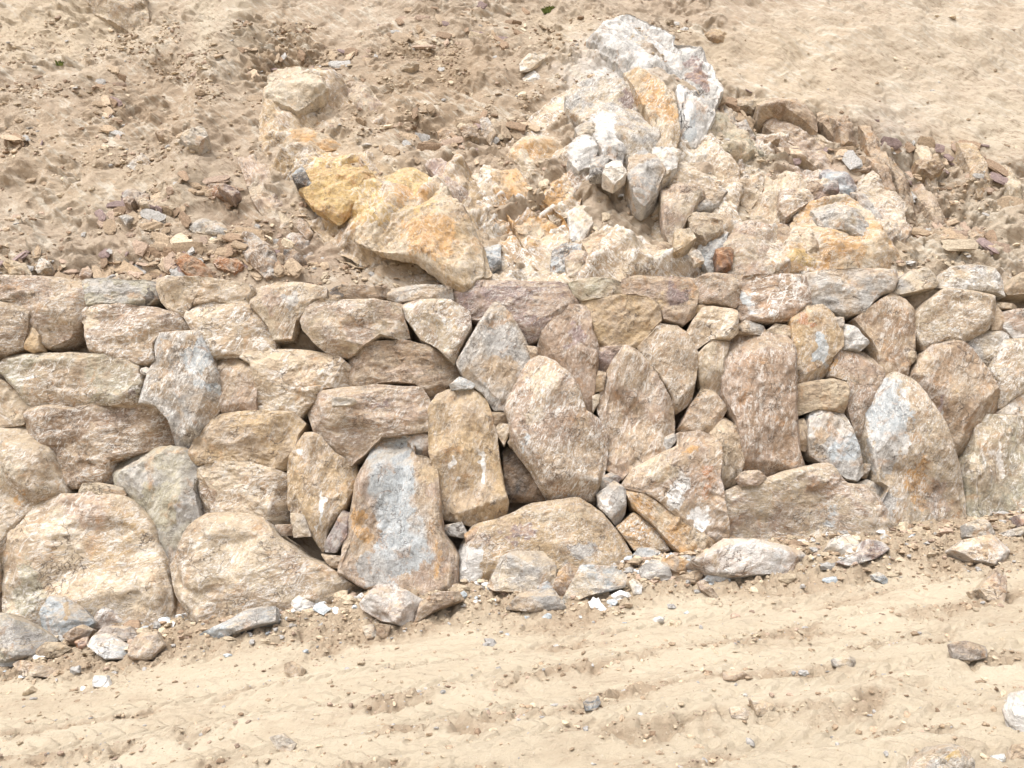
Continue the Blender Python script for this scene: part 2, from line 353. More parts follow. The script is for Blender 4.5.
    # hollows and gullies of the left part
    for (hx, hy, rx, ry, dep) in ((275, 55, 48, 34, .30), (130, 105, 14, 9, .13), (150, 145, 30, 34, .10), (510, 150, 18, 9, .16), (92, 108, 16, 30, .10), (345, 225, 30, 50, .16),
                                  (620, 265, 14, 12, .45), (545, 235, 18, 26, .15), (80, 270, 70, 10, .14), (210, 190, 16, 8, .12), (15, 142, 18, 5, .08), (640, 205, 16, 14, .16), (300, 250, 26, 22, .16),
                                  (130, 80, 10, 6, .10), (610, 170, 24, 20, .08), (450, 8, 60, 14, .12), (915, 235, 22, 18, .14), (985, 235, 12, 14, .12), (960, 170, 5, 4, .2), (922, 160, 5, 4, .2)):
        g = np.exp(-(((px - hx) / rx) ** 2 + ((py - hy) / ry) ** 2) * 1.2); d -= dep * g * (1 + .6 * f2)
    # hard bedrock ridges breaking through
    for (hx, hy, rx, ry, an, dep) in ((655, 95, 85, 45, -50, .42), (560, 200, 60, 55, -50, .22), (440, 225, 80, 32, -45, .20), (330, 165, 50, 60, -60, .18), (700, 220, 90, 50, 0, .16), (205, 110, 20, 80, -20, .14), (860, 225, 60, 28, -25, .15)):
        a = R(an); dx, dy = px - hx, py - hy
        uu = (dx * math.cos(a) - dy * math.sin(a)) / rx; vv = (dx * math.sin(a) + dy * math.cos(a)) / ry
        d += dep * np.exp(-(uu * uu + vv * vv) * 1.1)
    return np.where(py < -150, d * .8, d)
def axis_pts(a, b, step, lo, hi, grow=1.12):
    m = list(np.arange(a, b + 1e-6, step)); s = step; l = []
    x = a
    while x > lo: s *= grow; x -= s; l.append(x)
    s = step; x = m[-1]; r = []
    while x < hi: s *= grow; x += s; r.append(x)
    return np.array(l[::-1] + m + r)
def grid_faces(nx, ny):
    i = np.arange(nx * ny).reshape(ny, nx)
    return np.stack([i[:-1, :-1].ravel(), i[:-1, 1:].ravel(), i[1:, 1:].ravel(), i[1:, :-1].ravel()], 1)
def build_hill():
    xs = axis_pts(-9.3, 9.3, .019, -45, 45, 1.10)
    ts = np.concatenate([np.linspace(-4.3, -.05, 230), axis_pts(0, 7.6, .018, -.01, 30, 1.10)[0 if True else 0:]])
    ts = np.unique(np.round(ts, 4))
    X, T = np.meshgrid(xs, ts); x = X.ravel(); t = T.ravel()
    up = np.maximum(t, 0)
    P = np.stack([x, YT + up * HS[1], ZT + up * HS[2]], 1)
    zb = ZT + t * 1.0
    low = t < 0
    # behind the wall: an earth face just behind the boulders, with a narrow shelf on top
    yb = wall_y(zb) + .46
    k = np.clip(-t / .16, 0, 1)
    P[low, 1] = (YT * (1 - k) + yb * k)[low]; P[low, 2] = np.where(k < 1, ZT - .02 - .03 * k, zb + .11)[low]
    d = hill_disp(np.where(low[:, None], np.stack([x, YT + 0 * x, ZT + 0 * x], 1), P))
    fade = np.where(low, 0, sstep(0, .35, t))
    nrm = np.where(low[:, None], np.array([0, -1., .1]), HN)
    p3 = np.stack([x, t, 0 * x], 1)
    dl = .10 * fbm(p3 * 2.2, 61, 5) + .04 * facets(p3 * 7, 62, True)[0]
    P = P + nrm * (np.where(low, dl * k, d * fade + (1 - fade) * dl * .4))[:, None]
    px, py = project(np.maximum(P, [-1e9, .5, -1e9]))
    spots = [(60, 25, 130, 50, 0, 'cream', .8), (930, 60, 190, 100, 0, 'pale', .55), (800, 70, 90, 70, 0, 'cream', .7), (1000, 120, 90, 40, 0, 'pale', .8), (430, 90, 110, 70, 0, 'soil', .8), (275, 55, 60, 45, 0, 'soil', 1.), (150, 110, 120, 50, 0, 'soil', .6),
             (240, 30, 30, 60, -10, 'pale', .8), (205, 25, 24, 50, 0, 'pale', .9), (60, 150, 90, 50, 0, 'tan', .7), (120, 190, 130, 40, 0, 'cream', .5), (330, 160, 60, 60, 0, 'cream', .6), (370, 205, 70, 55, -35, 'ochre', .9), (430, 235, 70, 40, 0, 'ochre', .9),
             (250, 235, 70, 40, 0, 'brown', .6), (520, 120, 60, 60, 0, 'soil', .6), (700, 215, 70, 40, 0, 'cream', .8), (850, 225, 60, 30, 0, 'orange', .7), (800, 175, 60, 30, 0, 'rose', .7), (760, 150, 40, 30, 0, 'green', .6), (900, 140, 60, 40, -40, 'grey', .5),
             (945, 150, 40, 25, 0, 'ochre', .55), (985, 225, 50, 40, 0, 'pale', .6), (620, 70, 60, 40, 0, 'white', .7), (940, 250, 100, 20, 0, 'sand', .6), (560, 30, 80, 30, 0, 'sand', .5), (700, 60, 60, 40, 0, 'sand', .6), (540, 240, 40, 20, 0, 'soil', .8), (10, 270, 60, 20, 0, 'cream', .6), (325, 245, 30, 35, 0, 'rose', .6)]
    cols = stain_cols(px, py, spots); cols[low, 3] = 0
    ob = make_mesh('hillside', P, grid_faces(len(xs), len(ts)), dirt_mat('slope_earth', (.37, .288, .212), (.425, .345, .262), 1.0, 1.0, (1, 1, 1), .95), cols)
    ob['kind'] = 'structure'
    return ob
GZ0, GSL = -2.15, .122
def ground_h(x, y, detail=True):
    z = GZ0 + GSL * np.clip(x, -14, 14) + .20 * sstep(6.7, 7.8, y + .25 * gn(np.stack([x * .9, y * .3, 0 * x], 1), 3))
    v = y - .12 * x; p = np.stack([x, y, 0 * x], 1)
    w = v + .13 * fbm(np.stack([x * .8, y * .8, 0 * x], 1), 7, 4)
    ps = np.stack([x * .8, v * 3.2, 0 * x], 1)
    z = z + .035 * fbm(ps * .9, 8, 4)
    for c, s, a in ((5.45, .20, -.045), (5.08, .12, .04), (6.0, .16, -.035), (5.72, .10, .035), (4.35, .2, -.055), (4.62, .10, .05), (6.55, .15, -.035), (3.75, .2, -.05)):
        z = z + a * np.exp(-((w - c) / s) ** 2)
    return z
def rough_mask(x, y):
    v = y - .12 * x; p = np.stack([x * .5, v * 1.2, 0 * x], 1)
    w = v + .22 * fbm(np.stack([x, y * 1.3, 0 * x], 1) * 1.3, 9, 5, .6)
    m = 0 * x
    for c, s in ((5.10, .14), (5.72, .13), (4.58, .12), (4.1, .08), (6.35, .07)): m = np.maximum(m, np.exp(-((w - c) / s) ** 2))
    m = m * sstep(-.30, .25, fbm(np.stack([x * .55, y * 1.8, 0 * x], 1) * 1.5 + 7, 10, 5, .6))
    return np.maximum(m, sstep(6.65, 7.3, y + .35 * fbm(p * 2, 13, 2)))
def ground_full(x, y):
    z = ground_h(x, y); m = rough_mask(x, y); p = np.stack([x, y, 0 * x], 1)
    f1, _ = facets(p * 9 + .3 * fbm(p * 5, 14, 2)[:, None], 15, True); f2, _ = facets(p * 22, 16, True)
    z = z + m * (.050 * f1 + .026 * f2 + .045 * ridged(p * 5, 17, 5) - .03) + .010 * fbm(p * 7, 18, 5, .6) + (1 - m) * .006 * f2
    v = y - .12 * x
    for c, s in ((5.40, .16), (6.0, .14), (4.85, .10), (4.35, .17), (6.5, .13), (3.8, .2)):
        band = np.exp(-((v - c) / s) ** 4)
        wv = np.sin((x + np.abs(v - c) * 1.1) * 2 * math.pi / .15 + .6 * gn(p * 3, 66))
        z = z + .026 * band * (1 - .7 * m) * sstep(-.35, .35, wv) * sstep(-.35, .15, gn(p * .9 + c, 19) + .1)
    return z
def build_ground():
    xs = axis_pts(-5.6, 5.6, .0125, -70, 70, 1.10); ys = axis_pts(3.2, 8.3, .0125, -60, 8.9, 1.10)
    X, Y = np.meshgrid(xs, ys); x, y = X.ravel(), Y.ravel()
    z = ground_full(x, y); m = rough_mask(x, y)
    cols = np.zeros((len(x), 4)); cols[:, :3] = np.array((.36, .278, .195)); cols[:, 3] = np.clip(m * .75 + .35 * sstep(-.1, .5, fbm(np.stack([x * .9, y * 1.8, 0 * x], 1), 44, 5, .65)), 0, 1)
    ob = make_mesh('dirt_road', np.stack([x, y, z], 1), grid_faces(len(xs), len(ys)), dirt_mat('road_earth', (.455, .38, .28), (.525, .447, .337), .9, 1.0, (.5, 1.6, 1)), cols)
    ob['kind'] = 'structure'
build_hill(); build_ground()

# ------------------------------------------------------------ boulders
BN = np.array([0, -1, BAT]); BN = BN / np.linalg.norm(BN); BS = np.array([0, BAT, 1.]); BS /= np.linalg.norm(BS)
def slab_poly(poly2, T, n, seed, box=5.5, back=.8, facet_n=9, rough=1.0, strata=0., jag=.0, tmax=1.3):
    """closed rock: outline poly2 (a,b plane coords about 0,0), front thickness T along +c"""
    rs = np.random.RandomState(seed)
    D, Fq = cubesphere(n)
    th = np.arctan2(D[:, 1], D[:, 0]); rho = np.hypot(D[:, 0], D[:, 1]); c = D[:, 2]
    K = 360; tt = np.linspace(-math.pi, math.pi, K, endpoint=False)
    A = poly2; B = np.roll(poly2, -1, 0); rad = np.zeros(K)
    for (ax, ay), (bx, by) in zip(A, B):
        ex, ey = bx - ax, by - ay
        den = np.cos(tt) * ey - np.sin(tt) * ex; den = np.where(abs(den) < 1e-9, 1e-9, den)
        r = (ax * ey - ay * ex) / den; s = (ax * np.sin(tt) - ay * np.cos(tt)) / den
        ok = (r > 0) & (s >= -1e-6) & (s <= 1 + 1e-6); rad = np.where(ok & (r > rad), r, rad)
    for _ in range(1): rad = .25 * np.roll(rad, 1) + .5 * rad + .25 * np.roll(rad, -1)
    size = rad.mean()
    Rt = np.interp(th, np.append(tt, math.pi), np.append(rad, rad[0]))
    Rt = Rt * (1 + (.022 + jag) * fbm(np.stack([np.cos(th) * 2.2, np.sin(th) * 2.2, 0 * c + seed * 3.1], 1), seed, 4, .6))
    k = (rho ** box + np.abs(c) ** box) ** (-1 / box)
    rr = rho * k; cc = c * k
    V = np.stack([np.cos(th) * Rt * rr, np.sin(th) * Rt * rr, np.where(cc > 0, cc * T, cc * T * back)], 1)
    # split planes: knock the front down to tilted flats without moving the outline
    for j in range(facet_n):
        ang = rs.uniform(0, 2 * math.pi); m = rs.uniform(.05, .24) if j < 2 else rs.uniform(.3, tmax)
        nn = np.array([math.cos(ang) * m, math.sin(ang) * m, 1.]); nn /= np.linalg.norm(nn)
        dot = V @ nn; off = dot.max() * (rs.uniform(.66, .84) if j < 2 else rs.uniform(.80, .95) if n > 50 else rs.uniform(.68, .9))
        ex = np.clip(dot - off, 0, None); lo = -.55 * T * back
        V[:, 2] = np.where((ex > 0) & (V[:, 2] > lo), np.maximum(V[:, 2] - ex / nn[2], lo), V[:, 2])
    Nn = vnormals(V, Fq); so = rs.uniform(-50, 50, 3)
    a = R(strata); q = np.stack([V[:, 0] * math.cos(a) - V[:, 1] * math.sin(a), V[:, 0] * math.sin(a) + V[:, 1] * math.cos(a), V[:, 2]], 1)
    lay = q * np.array([1.0, 4.5, 1.5]) + so
    qa, qb = q[:, 0] / size + .5 * q[:, 2] / size, q[:, 1] / size + .35 * q[:, 2] / size
    kf = max(1., size / .42); qa, qb = qa * kf, qb * kf; t0 = tin(qa * .35, qb * .45, seed + 9) if kf > 1.2 else 0.
    t1 = tin(qa * .9, qb * 1.3, seed + 1); t2 = tin(qa * 2.3, qb * 3.4, seed + 2); t3 = tin(qa * 5.5, qb * 9., seed + 3); t4 = tin(qa * 14, qb * 19, seed + 4)
    msk = .35 + .65 * sstep(-.15, .25, gn(V / size * 1.3 + so, 78))
    d = size / kf * (.34 * t0 + .10 * t1 + .055 * t2 * msk + .024 * t3 * msk + .008 * t4) + .010 * ridged(lay * 2.2, 74, 4) * msk + .005 * fbm(V * 14 + so, 75, 4, .6)
    edge = 1 - .55 * sstep(.88, 1.0, rr)
    dirn = .4 * Nn + np.array([0, 0, .6]) * (V[:, 2:] > -.3 * T); d = d * rough * edge
    V = V + dirn * d[:, None]
    return V, Fq
cnt = [0]
def rock(name, cat, label, group, poly, P0, e1, e2, nrm, T, n, base, second, scuff=.5, strata=0, dust=.6, spots=(), grow=1.03, pad=.008, **kw):
    """poly: outline in pixels of the photo, laid on the plane (P0, nrm) where the rock really stands"""
    cnt[0] += 1; seed = cnt[0] * 13 + 5
    r = ray(poly[:, 0], poly[:, 1]); W = r * ((P0 @ nrm) / (r @ nrm))[:, None]
    a = W @ e1; b = W @ e2; x0, y0 = a, b; x1, y1 = np.roll(a, -1), np.roll(b, -1); cr = x0 * y1 - x1 * y0; Ar = cr.sum() / 2
    ca = ((x0 + x1) * cr).sum() / (6 * Ar); cb = ((y0 + y1) * cr).sum() / (6 * Ar)
    q = np.stack([a - ca, b - cb], 1); l = np.linalg.norm(q, axis=1)[:, None]; q = q * grow + q / l * pad
    c0 = P0 @ nrm; org = e1 * ca + e2 * cb + nrm * c0
    V, Fq = slab_poly(q, T, n, seed, strata=strata, **kw)
    W = V[:, :1] * e1 + V[:, 1:2] * e2 + V[:, 2:] * nrm
    px, py = project(W + org)
    cols = stain_cols(px, py, spots) if spots else np.zeros((len(px), 4))
    rs = np.random.RandomState(seed); jit = 1 + rs.uniform(-.10, .06)
    m = rock_mat(tuple(x * jit for x in base), second, scuff * rs.uniform(.6, 1.5), strata, seed * .37 % 50, dust)
    ob = make_mesh(name, W, Fq, m, cols, tuple(org))
    ob['label'] = label; ob['category'] = cat
    if group: ob['group'] = group
    return ob
E1 = np.array([1., 0, 0])
def parse_spots(s):
    out = []
    for tok in s.split():
        v = tok.split(','); out.append((float(v[0]), float(v[1]), float(v[2]), float(v[3]), float(v[4]), v[5], float(v[6]) if len(v) > 6 else 1.))
    return out
FRONT = []
def boulders(rows, group, name='boulder', cat='boulder'):
    for (label, cols, scuff, strata, f, ps, sp) in rows:
        if f <= -.45:
            FRONT.append((label, cols, scuff, ps, sp)); continue
        poly = parse(ps); b, s = cols.split('/')
        w_, h_ = np.ptp(poly[:, 0]), np.ptp(poly[:, 1]); sz = math.sqrt(w_ * h_) * .0105
        T = min(.36, .16 + .24 * sz) if sz > .35 else sz * .55
        T *= .66; P0 = np.array([0, wall_y(0) + .02 + T * .95 + f, 0])
        n = 84 if sz > .75 else (58 if sz > .45 else 30)
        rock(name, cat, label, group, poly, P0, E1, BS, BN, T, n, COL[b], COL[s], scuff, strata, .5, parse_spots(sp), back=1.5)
G1 = 'boulders stacked in the dry stone wall'
WALL = [
# --- capping course
("large round-shouldered tan boulder at the left end of the capping course", 'tan/rose', .5, 10, -.02, "A1 0,80 330,85 358,150 350,220 340,270 300,320 210,350 172,330 165,280 135,215 70,178 0,180", "60,310,25,18,0,tan 20,285,25,12,0,rose"),
("small rounded tan boulder at the left photo edge, under the big capping boulder", 'tan/brown', .4, 5, -.10, "A1 0,180 70,178 118,195 133,225 128,260 100,345 40,372 0,372", ""),
("thin upright wedge stone between the left edge boulder and its round-shouldered neighbour", 'ochre/tan', .2, 80, -.02, "A1 130,258 160,300 168,355 135,365 103,350", ""),
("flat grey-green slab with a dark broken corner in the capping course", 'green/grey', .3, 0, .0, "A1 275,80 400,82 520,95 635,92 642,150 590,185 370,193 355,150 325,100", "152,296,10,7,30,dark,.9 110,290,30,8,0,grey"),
("smooth wedge-bottomed tan cap stone right of the grey-green slab", 'tan/cream', .3, 15, -.03, "A1 640,83 800,83 870,92 990,103 1002,130 980,190 850,170 760,190 745,235 720,215 680,200 650,170 635,120", ""),
("five-sided cream cap boulder tapering to a point above a dark gap", 'cream/tan', .4, 60, .0, "A2 215,105 300,98 400,103 500,120 505,160 470,175 430,210 390,250 370,315 300,320 280,270 215,190", "290,300,12,10,0,grey 272,300,8,16,0,rose"),
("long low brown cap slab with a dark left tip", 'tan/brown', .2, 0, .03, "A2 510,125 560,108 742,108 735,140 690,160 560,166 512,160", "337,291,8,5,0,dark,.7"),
("low grey cap slab in the middle of the capping course", 'grey/tan', .4, 0, .03, "A2 740,110 800,105 985,108 995,150 960,168 790,172 742,150", ""),
("long layered purple-brown cap boulder behind the pointed boulder", 'rose/purple', .35, 10, .06, "A3 205,160 235,110 310,95 640,98 680,130 700,180 640,210 590,270 545,320 500,340 460,300 330,250 280,240", "495,293,35,10,5,purple,.8 560,300,40,12,20,rose"),
("small flat greenish cap slab right of the purple-brown cap boulder", 'green/tan', .3, 0, .02, "A3 670,85 740,78 870,85 885,150 840,158 720,155 690,130", ""),
("cap boulder with a dark purple stain on its tan face", 'tan/rose', .3, 20, .0, "A4 90,85 150,75 300,80 370,85 375,150 360,230 320,262 240,240 230,190 150,150 95,140", "680,292,16,9,20,purple,.9 655,297,15,8,0,ochre,.6"),
("blocky pinkish cap boulder left of the tall brown slab's top", 'rose/tan', .4, 35, .0, "A4 370,85 420,65 545,60 560,90 560,150 530,190 450,175 385,175", ""),
("brown-grey cap boulder with curled pale scratches", 'rose/brown', .5, 15, .0, "A4 560,75 640,68 720,72 800,75 815,180 770,210 740,245 660,250 560,240 540,210 550,150", "748,300,8,18,20,bluegrey,.6"),
("wide buff cap boulder with a rough grey face, left of the cream pointed slab", 'tan/grey', .4, 10, .02, "A5 165,60 330,48 500,50 510,70 480,140 430,160 370,220 300,225 225,190 180,180 160,120", "835,285,30,12,0,grey,.5"),
("pointed cream slab leaning left in the capping course", 'cream/grey', .3, 20, .0, "A5 500,135 540,80 570,50 660,45 690,70 660,115 600,130 540,140", ""),
("humped cream and grey cap boulder near the right end", 'cream/grey', .6, 0, .04, "A5 690,70 720,40 800,30 890,45 920,90 930,150 880,140 760,130 690,120 665,110", "970,286,14,8,0,white,.7"),
("tan cap stone cut off by the right photo edge", 'tan/cream', .2, 15, .03, "A5 940,125 1000,60 1024,50 1024,140 960,140", ""),
("thin flat stone bridging two cap stones at the right end", 'tan/cream', .2, 0, .10, "A5 890,165 1000,180 990,195 930,192", ""),
("small upright sliver wedged left of the purple-grey edge boulder", 'tan/tan', .2, 85, .06, "A5 893,180 918,182 942,230 935,275 890,278", ""),
("purple-grey rounded boulder at the right edge below the cap stones", 'rose/grey', .3, 0, -.04, "A5 945,205 1024,200 1024,325 970,310 940,270", "1010,325,20,14,0,grey,.7"),
("large rounded cream-tan boulder below the humped cap boulder", 'cream/tan', .5, 20, -.08, "A5 580,230 620,180 690,130 800,130 880,150 897,200 880,270 830,295 760,330 690,320 620,360 585,310", ""),
("dusty tan slab wedged behind the large cream-tan boulder", 'tan/sand', .1, 30, .16, "A5 520,150 690,105 660,150 620,190 580,240 560,200", ""),
# --- second course
("tall tan-brown boulder with a peaked top at the right", 'tan/brown', .3, 70, -.04, "A5 350,240 430,180 490,143 540,170 577,230 570,370 550,430 540,475 450,475 430,380 410,330 375,290", "890,355,18,14,0,brown,.7 880,350,10,8,0,tan"),
("small white triangular stone between two tan boulders", 'white/grey', .5, 20, -.03, "A5 300,250 350,270 405,330 370,360 295,350", ""),
("tan boulder with a rusty crown and blue-grey streak, right of the brown slab", 'tan/ochre', .5, 60, -.05, "A5 95,250 150,195 215,190 260,230 295,290 290,350 250,400 240,450 200,485 110,485 100,350", "806,320,8,8,0,rust,.7 821,350,7,22,10,bluegrey,.9 790,320,6,14,0,orange,.6"),
("egg-shaped boulder with an orange shoulder above the grey-white one", 'tan/rose', .45, 65, -.02, "A5 245,430 270,370 320,350 390,370 440,420 450,470 430,560 400,650 365,740 330,660 300,580 300,490 245,470", "831,365,10,12,0,orange,.8 850,400,10,20,0,rose"),
("flat tan ledge stone jutting out beside the brown slab", 'tan/sand', .1, 5, -.08, "A5 95,510 150,490 250,478 315,490 310,540 300,605 200,590 110,620 95,590", ""),
("small grey boulder with a blue-grey side under the flat ledge stone", 'grey/tan', .4, 60, -.12, "A5 170,640 185,600 225,578 300,605 335,690 B5 350,30 375,130 350,162 300,150 235,100 180,60 165,0", "845,450,16,22,-30,bluegrey 812,412,12,7,0,bluegrey,.8 822,440,10,20,0,tan,.8"),
("little upright tan stone left of the small grey boulder", 'tan/tan', .2, 70, -.02, "A5 110,640 160,625 172,700 165,750 120,738", ""),
("tall flat-faced reddish-brown slab standing upright, largest of its course", 'rose/brown', .55, 88, -.10, "A4 490,350 520,295 620,290 720,320 745,360 747,600 760,760 B4 785,100 775,130 640,140 565,122 545,20 A4 530,640 480,540 475,450", "740,370,25,40,0,rose 755,400,10,60,0,brown,.6"),
("knobbly tan boulder with a flat top above the slender upright one", 'tan/cream', .4, 30, -.08, "A4 345,280 380,225 400,195 440,190 530,210 535,290 510,310 430,320 375,355 350,320", ""),
("little orange stone peeping out on top of the knobbly tan boulder", 'ochre/tan', .1, 30, .08, "A4 368,215 375,178 430,180 440,200 400,215", ""),
("small dusty flat stone on top left of the tall reddish slab", 'tan/grey', .3, 5, .02, "A4 535,262 570,245 640,262 655,300 540,292", ""),
("small cream flat stone on top right of the tall reddish slab", 'cream/tan', .3, 0, .02, "A4 645,290 690,255 740,265 745,325 690,318", ""),
("slender upright tan boulder between the oval one and the tall reddish slab", 'tan/cream', .35, 75, -.04, "A4 380,380 430,325 510,320 482,400 478,530 440,515 400,500 385,440", ""),
("oval tan boulder leaning left with a rounded top, between two pointed ones", 'tan/tan', .5, 60, -.06, "A4 150,350 230,262 300,268 340,310 375,380 370,440 350,560 290,605 270,540 220,460 150,390", ""),
("slanted layered ochre-tan boulder with diagonal grooves", 'tan/ochre', .2, -35, -.02, "A3 710,165 860,155 960,155 1015,200 1020,250 960,310 930,350 850,345 780,350 760,300 740,200", ""),
("small purple-brown stone tucked under the diagonal-grooved boulder", 'rose/purple', .2, 40, .04, "A3 780,350 850,345 930,360 880,375 830,440 778,430", ""),
("tall almond-shaped boulder with a grey-streaked brown face in the centre", 'tan/rose', .55, 75, -.12, "A3 775,590 790,500 830,420 880,362 A4 130,375 200,430 240,510 285,580 285,690 250,750 B4 245,40 230,60 130,110 80,160 B3 860,145 800,110 803,0", "628,415,6,35,0,rose,.8 640,440,18,30,0,tan 620,390,8,25,0,brown,.5"),
("rose-brown upright boulder with a knob on top, behind the big pointed one", 'rose/brown', .35, 75, .0, "A3 545,340 560,290 600,240 632,205 650,190 700,185 745,205 750,290 775,350 770,450 750,600 720,615 680,510 610,420 545,385", "578,335,10,14,0,purple,.7"),
("large pointed boulder with a pale veined tip in the wall's centre", 'tan/rose', .5, 60, -.12, "A3 535,388 600,415 660,460 700,520 725,605 770,630 810,690 B3 805,0 800,100 770,250 720,255 600,245 580,215 520,120 470,60 430,10 A3 440,740 440,650 425,600 460,500 500,430", "540,380,14,18,0,cream 560,420,25,18,0,rose 565,460,22,20,0,tan,.8 535,415,12,10,0,pale,.8 528,440,8,14,0,bluegrey,.5"),
("dark shadowed boulder recessed behind the large pointed one's left edge", 'dark/brown', .25, 30, .10, "B3 405,60 440,10 480,60 530,120 585,215 580,245 420,242", ""),  # added block: its near-black colour stands in for shade under the overhang
("sharply pointed grey-brown boulder, tallest of the second course", 'tan/grey', .5, 65, -.06, "A3 230,410 290,310 340,230 385,170 420,190 440,240 490,320 515,380 480,440 455,520 420,600 370,590 330,530 260,480", "495,330,12,18,0,grey,.8 500,375,20,20,0,tan 495,390,10,8,0,grey,.6"),
("white-scuffed angular boulder with an orange notch, left of the pointed grey-brown one", 'rose/cream', .8, 40, -.04, "A3 10,190 60,172 200,170 275,215 275,270 245,330 210,405 150,350 90,320 30,240", "455,325,6,8,0,ochre,.8 440,315,12,10,0,white,.5"),
("broad pale pinkish boulder with a white-scuffed top under the grey cap slab", 'cream/rose', .8, 10, -.08, "A2 415,250 440,200 490,168 700,175 795,185 805,250 825,310 780,325 720,300 660,340 590,380 520,375 460,330 420,280", ""),
("low-arched brown boulder covered with dust along its top", 'tan/brown', .35, 10, .0, "A2 590,380 680,335 800,330 900,350 1000,410 1018,450 A3 235,455 180,500 120,560 100,530 A2 880,500 790,490 600,507 600,430", "400,375,30,10,0,rose,.6"),
("large buff block with a pale diagonal ridge in the second course", 'cream/tan', .4, -15, -.04, "A2 170,400 240,360 400,360 540,380 600,430 602,500 500,515 440,580 400,620 330,612 240,602 235,480 215,410", "295,380,40,18,0,tan,.6"),
("rounded buff boulder with fine white scuffs, below two cap stones", 'tan/cream', .6, 20, -.02, "A1 745,240 760,190 850,172 960,180 1024,200 A2 250,225 282,270 300,350 180,385 60,392 0,310", ""),
("small upright pinkish boulder beside the grey scuffed tall one", 'rose/tan', .5, 60, -.02, "A1 858,400 930,395 1000,420 A2 235,440 238,500 230,600 110,606 A1 885,610 880,540", ""),
("oblong pinkish boulder with a rounded left nose in the second course", 'rose/tan', .6, 5, -.04, "A1 338,245 350,205 400,192 500,188 640,205 710,225 755,290 660,300 625,340 630,400 600,420 550,415 380,370 360,270", "95,320,10,8,0,cream,.8"),
("tall boulder with a blue-grey scuffed face and a knob on top at the left", 'tan/grey', .8, 70, -.12, "A1 623,340 650,305 720,295 800,300 830,360 870,460 882,560 850,610 800,660 760,750 700,730 690,640 640,580 570,570 600,450 640,410", "200,355,13,22,-20,bluegrey 205,385,14,10,0,bluegrey,.6 170,350,8,10,0,tan"),
("long olive-tan block with a chamfered left end and a dark chipped right end", 'tan/green', .5, 15, -.08, "A1 10,430 90,378 300,380 520,385 555,430 577,490 550,577 500,582 400,575 300,592 200,580 130,592 80,510", "134,395,7,9,0,purple,.9 60,395,40,16,0,tan"),
# --- third course
("dusty tan boulder cut by the left edge beside the long olive-tan block", 'tan/cream', .4, -40, -.02, "A1 0,420 60,500 125,590 110,650 0,690", ""),
("wavy-grained brown boulder, widest of the left part", 'brown/tan', .6, 8, -.02, "A1 108,620 170,580 250,590 330,600 400,572 500,585 640,575 690,620 692,710 600,750 B1 470,85 463,172 400,172 300,190 280,210 200,110 130,0", "75,430,30,10,10,brown 110,420,30,14,10,rose,.7"),
("big cream boulder with an orange blotch at the lower left edge", 'cream/tan', .5, 25, -.10, "A1 0,680 80,660 140,690 200,745 B1 230,100 277,210 180,260 80,360 50,440 35,580 0,580", "17,497,7,7,0,orange,.8 10,470,20,10,0,pale"),
("smooth grey-olive egg-shaped boulder behind the huge round-topped one", 'green/grey', .35, 60, -.04, "B1 465,110 520,70 640,30 740,40 800,110 775,200 800,310 740,410 690,500 665,548 620,400 560,270 490,210", "160,500,22,30,0,green"),
("huge round-topped cream and ochre boulder, biggest of the bottom course", 'cream/tan', .4, 12, -.16, "B1 30,620 40,470 80,350 160,260 260,225 400,210 500,225 560,270 610,340 650,470 682,610 675,765 560,780 150,780 35,710", "85,510,30,20,-10,rose,.8 110,560,35,25,0,ochre,.55 30,590,18,35,0,green,.8 130,525,14,20,0,ochre,.7"),
("small cream stone resting between the huge round boulder and the wavy-grained one", 'cream/pale', .2, 0, -.10, "B1 298,215 330,175 400,172 480,188 492,218 400,218", ""),
("sandy angular boulder with a sloping left side, below the small pinkish one", 'tan/ochre', .3, 15, -.06, "A1 755,768 800,680 840,620 1000,605 A2 370,608 420,650 395,710 B2 360,115 300,122 200,95 80,90 B1 800,100", "235,440,25,14,0,tan 222,435,8,8,0,brown,.5"),
("big rounded rose-tan block with a small flat stone stuck to its face", 'tan/rose', .4, 10, -.12, "A2 430,605 480,530 560,515 700,500 870,510 897,560 897,680 800,690 720,700 660,768 B2 605,97 560,70 490,5 A2 465,680", "385,410,22,14,0,purple,.45"),
("thin flat grey stone lying against the upper face of the big rose-tan block", 'grey/cream', .3, 0, -.36, "A2 522,545 600,542 612,560 590,572 524,577", ""),
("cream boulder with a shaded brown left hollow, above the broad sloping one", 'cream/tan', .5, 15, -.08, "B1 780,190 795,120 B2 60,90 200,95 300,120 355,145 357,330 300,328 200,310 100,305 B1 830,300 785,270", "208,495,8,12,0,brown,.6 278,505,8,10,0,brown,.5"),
("tan boulder with a vertical white streak left of the blue-grey slab", 'tan/ochre', .5, 70, -.10, "B2 355,70 400,10 425,-15 460,-15 490,0 540,60 610,100 622,150 580,270 520,340 495,442 430,330 357,275", "321,510,3,24,5,white 300,455,8,8,0,white,.7 318,480,14,14,0,tan,.6"),
("grey layered shard leaning against the white-streaked boulder's foot", 'grey/purple', .3, 60, -.16, "B2 495,415 560,280 585,290 580,380 540,440 497,436", ""),
("striking blue-grey faced slab with orange edges standing upright", 'rose/tan', .5, 80, -.26, "A2 665,768 700,710 B2 720,-20 840,0 850,70 932,82 950,360 1010,450 1000,590 880,620 800,610 730,575 660,582 558,515 590,330 620,180 680,30", "392,490,24,60,4,bluegrey 400,545,27,44,-10,bluegrey 395,470,20,34,0,bluegrey 380,566,34,16,10,grey 362,525,7,20,15,orange 420,500,8,34,5,tan 432,555,10,35,0,orange,.6 366,480,8,40,14,rose 430,470,8,20,0,ochre,.7"),
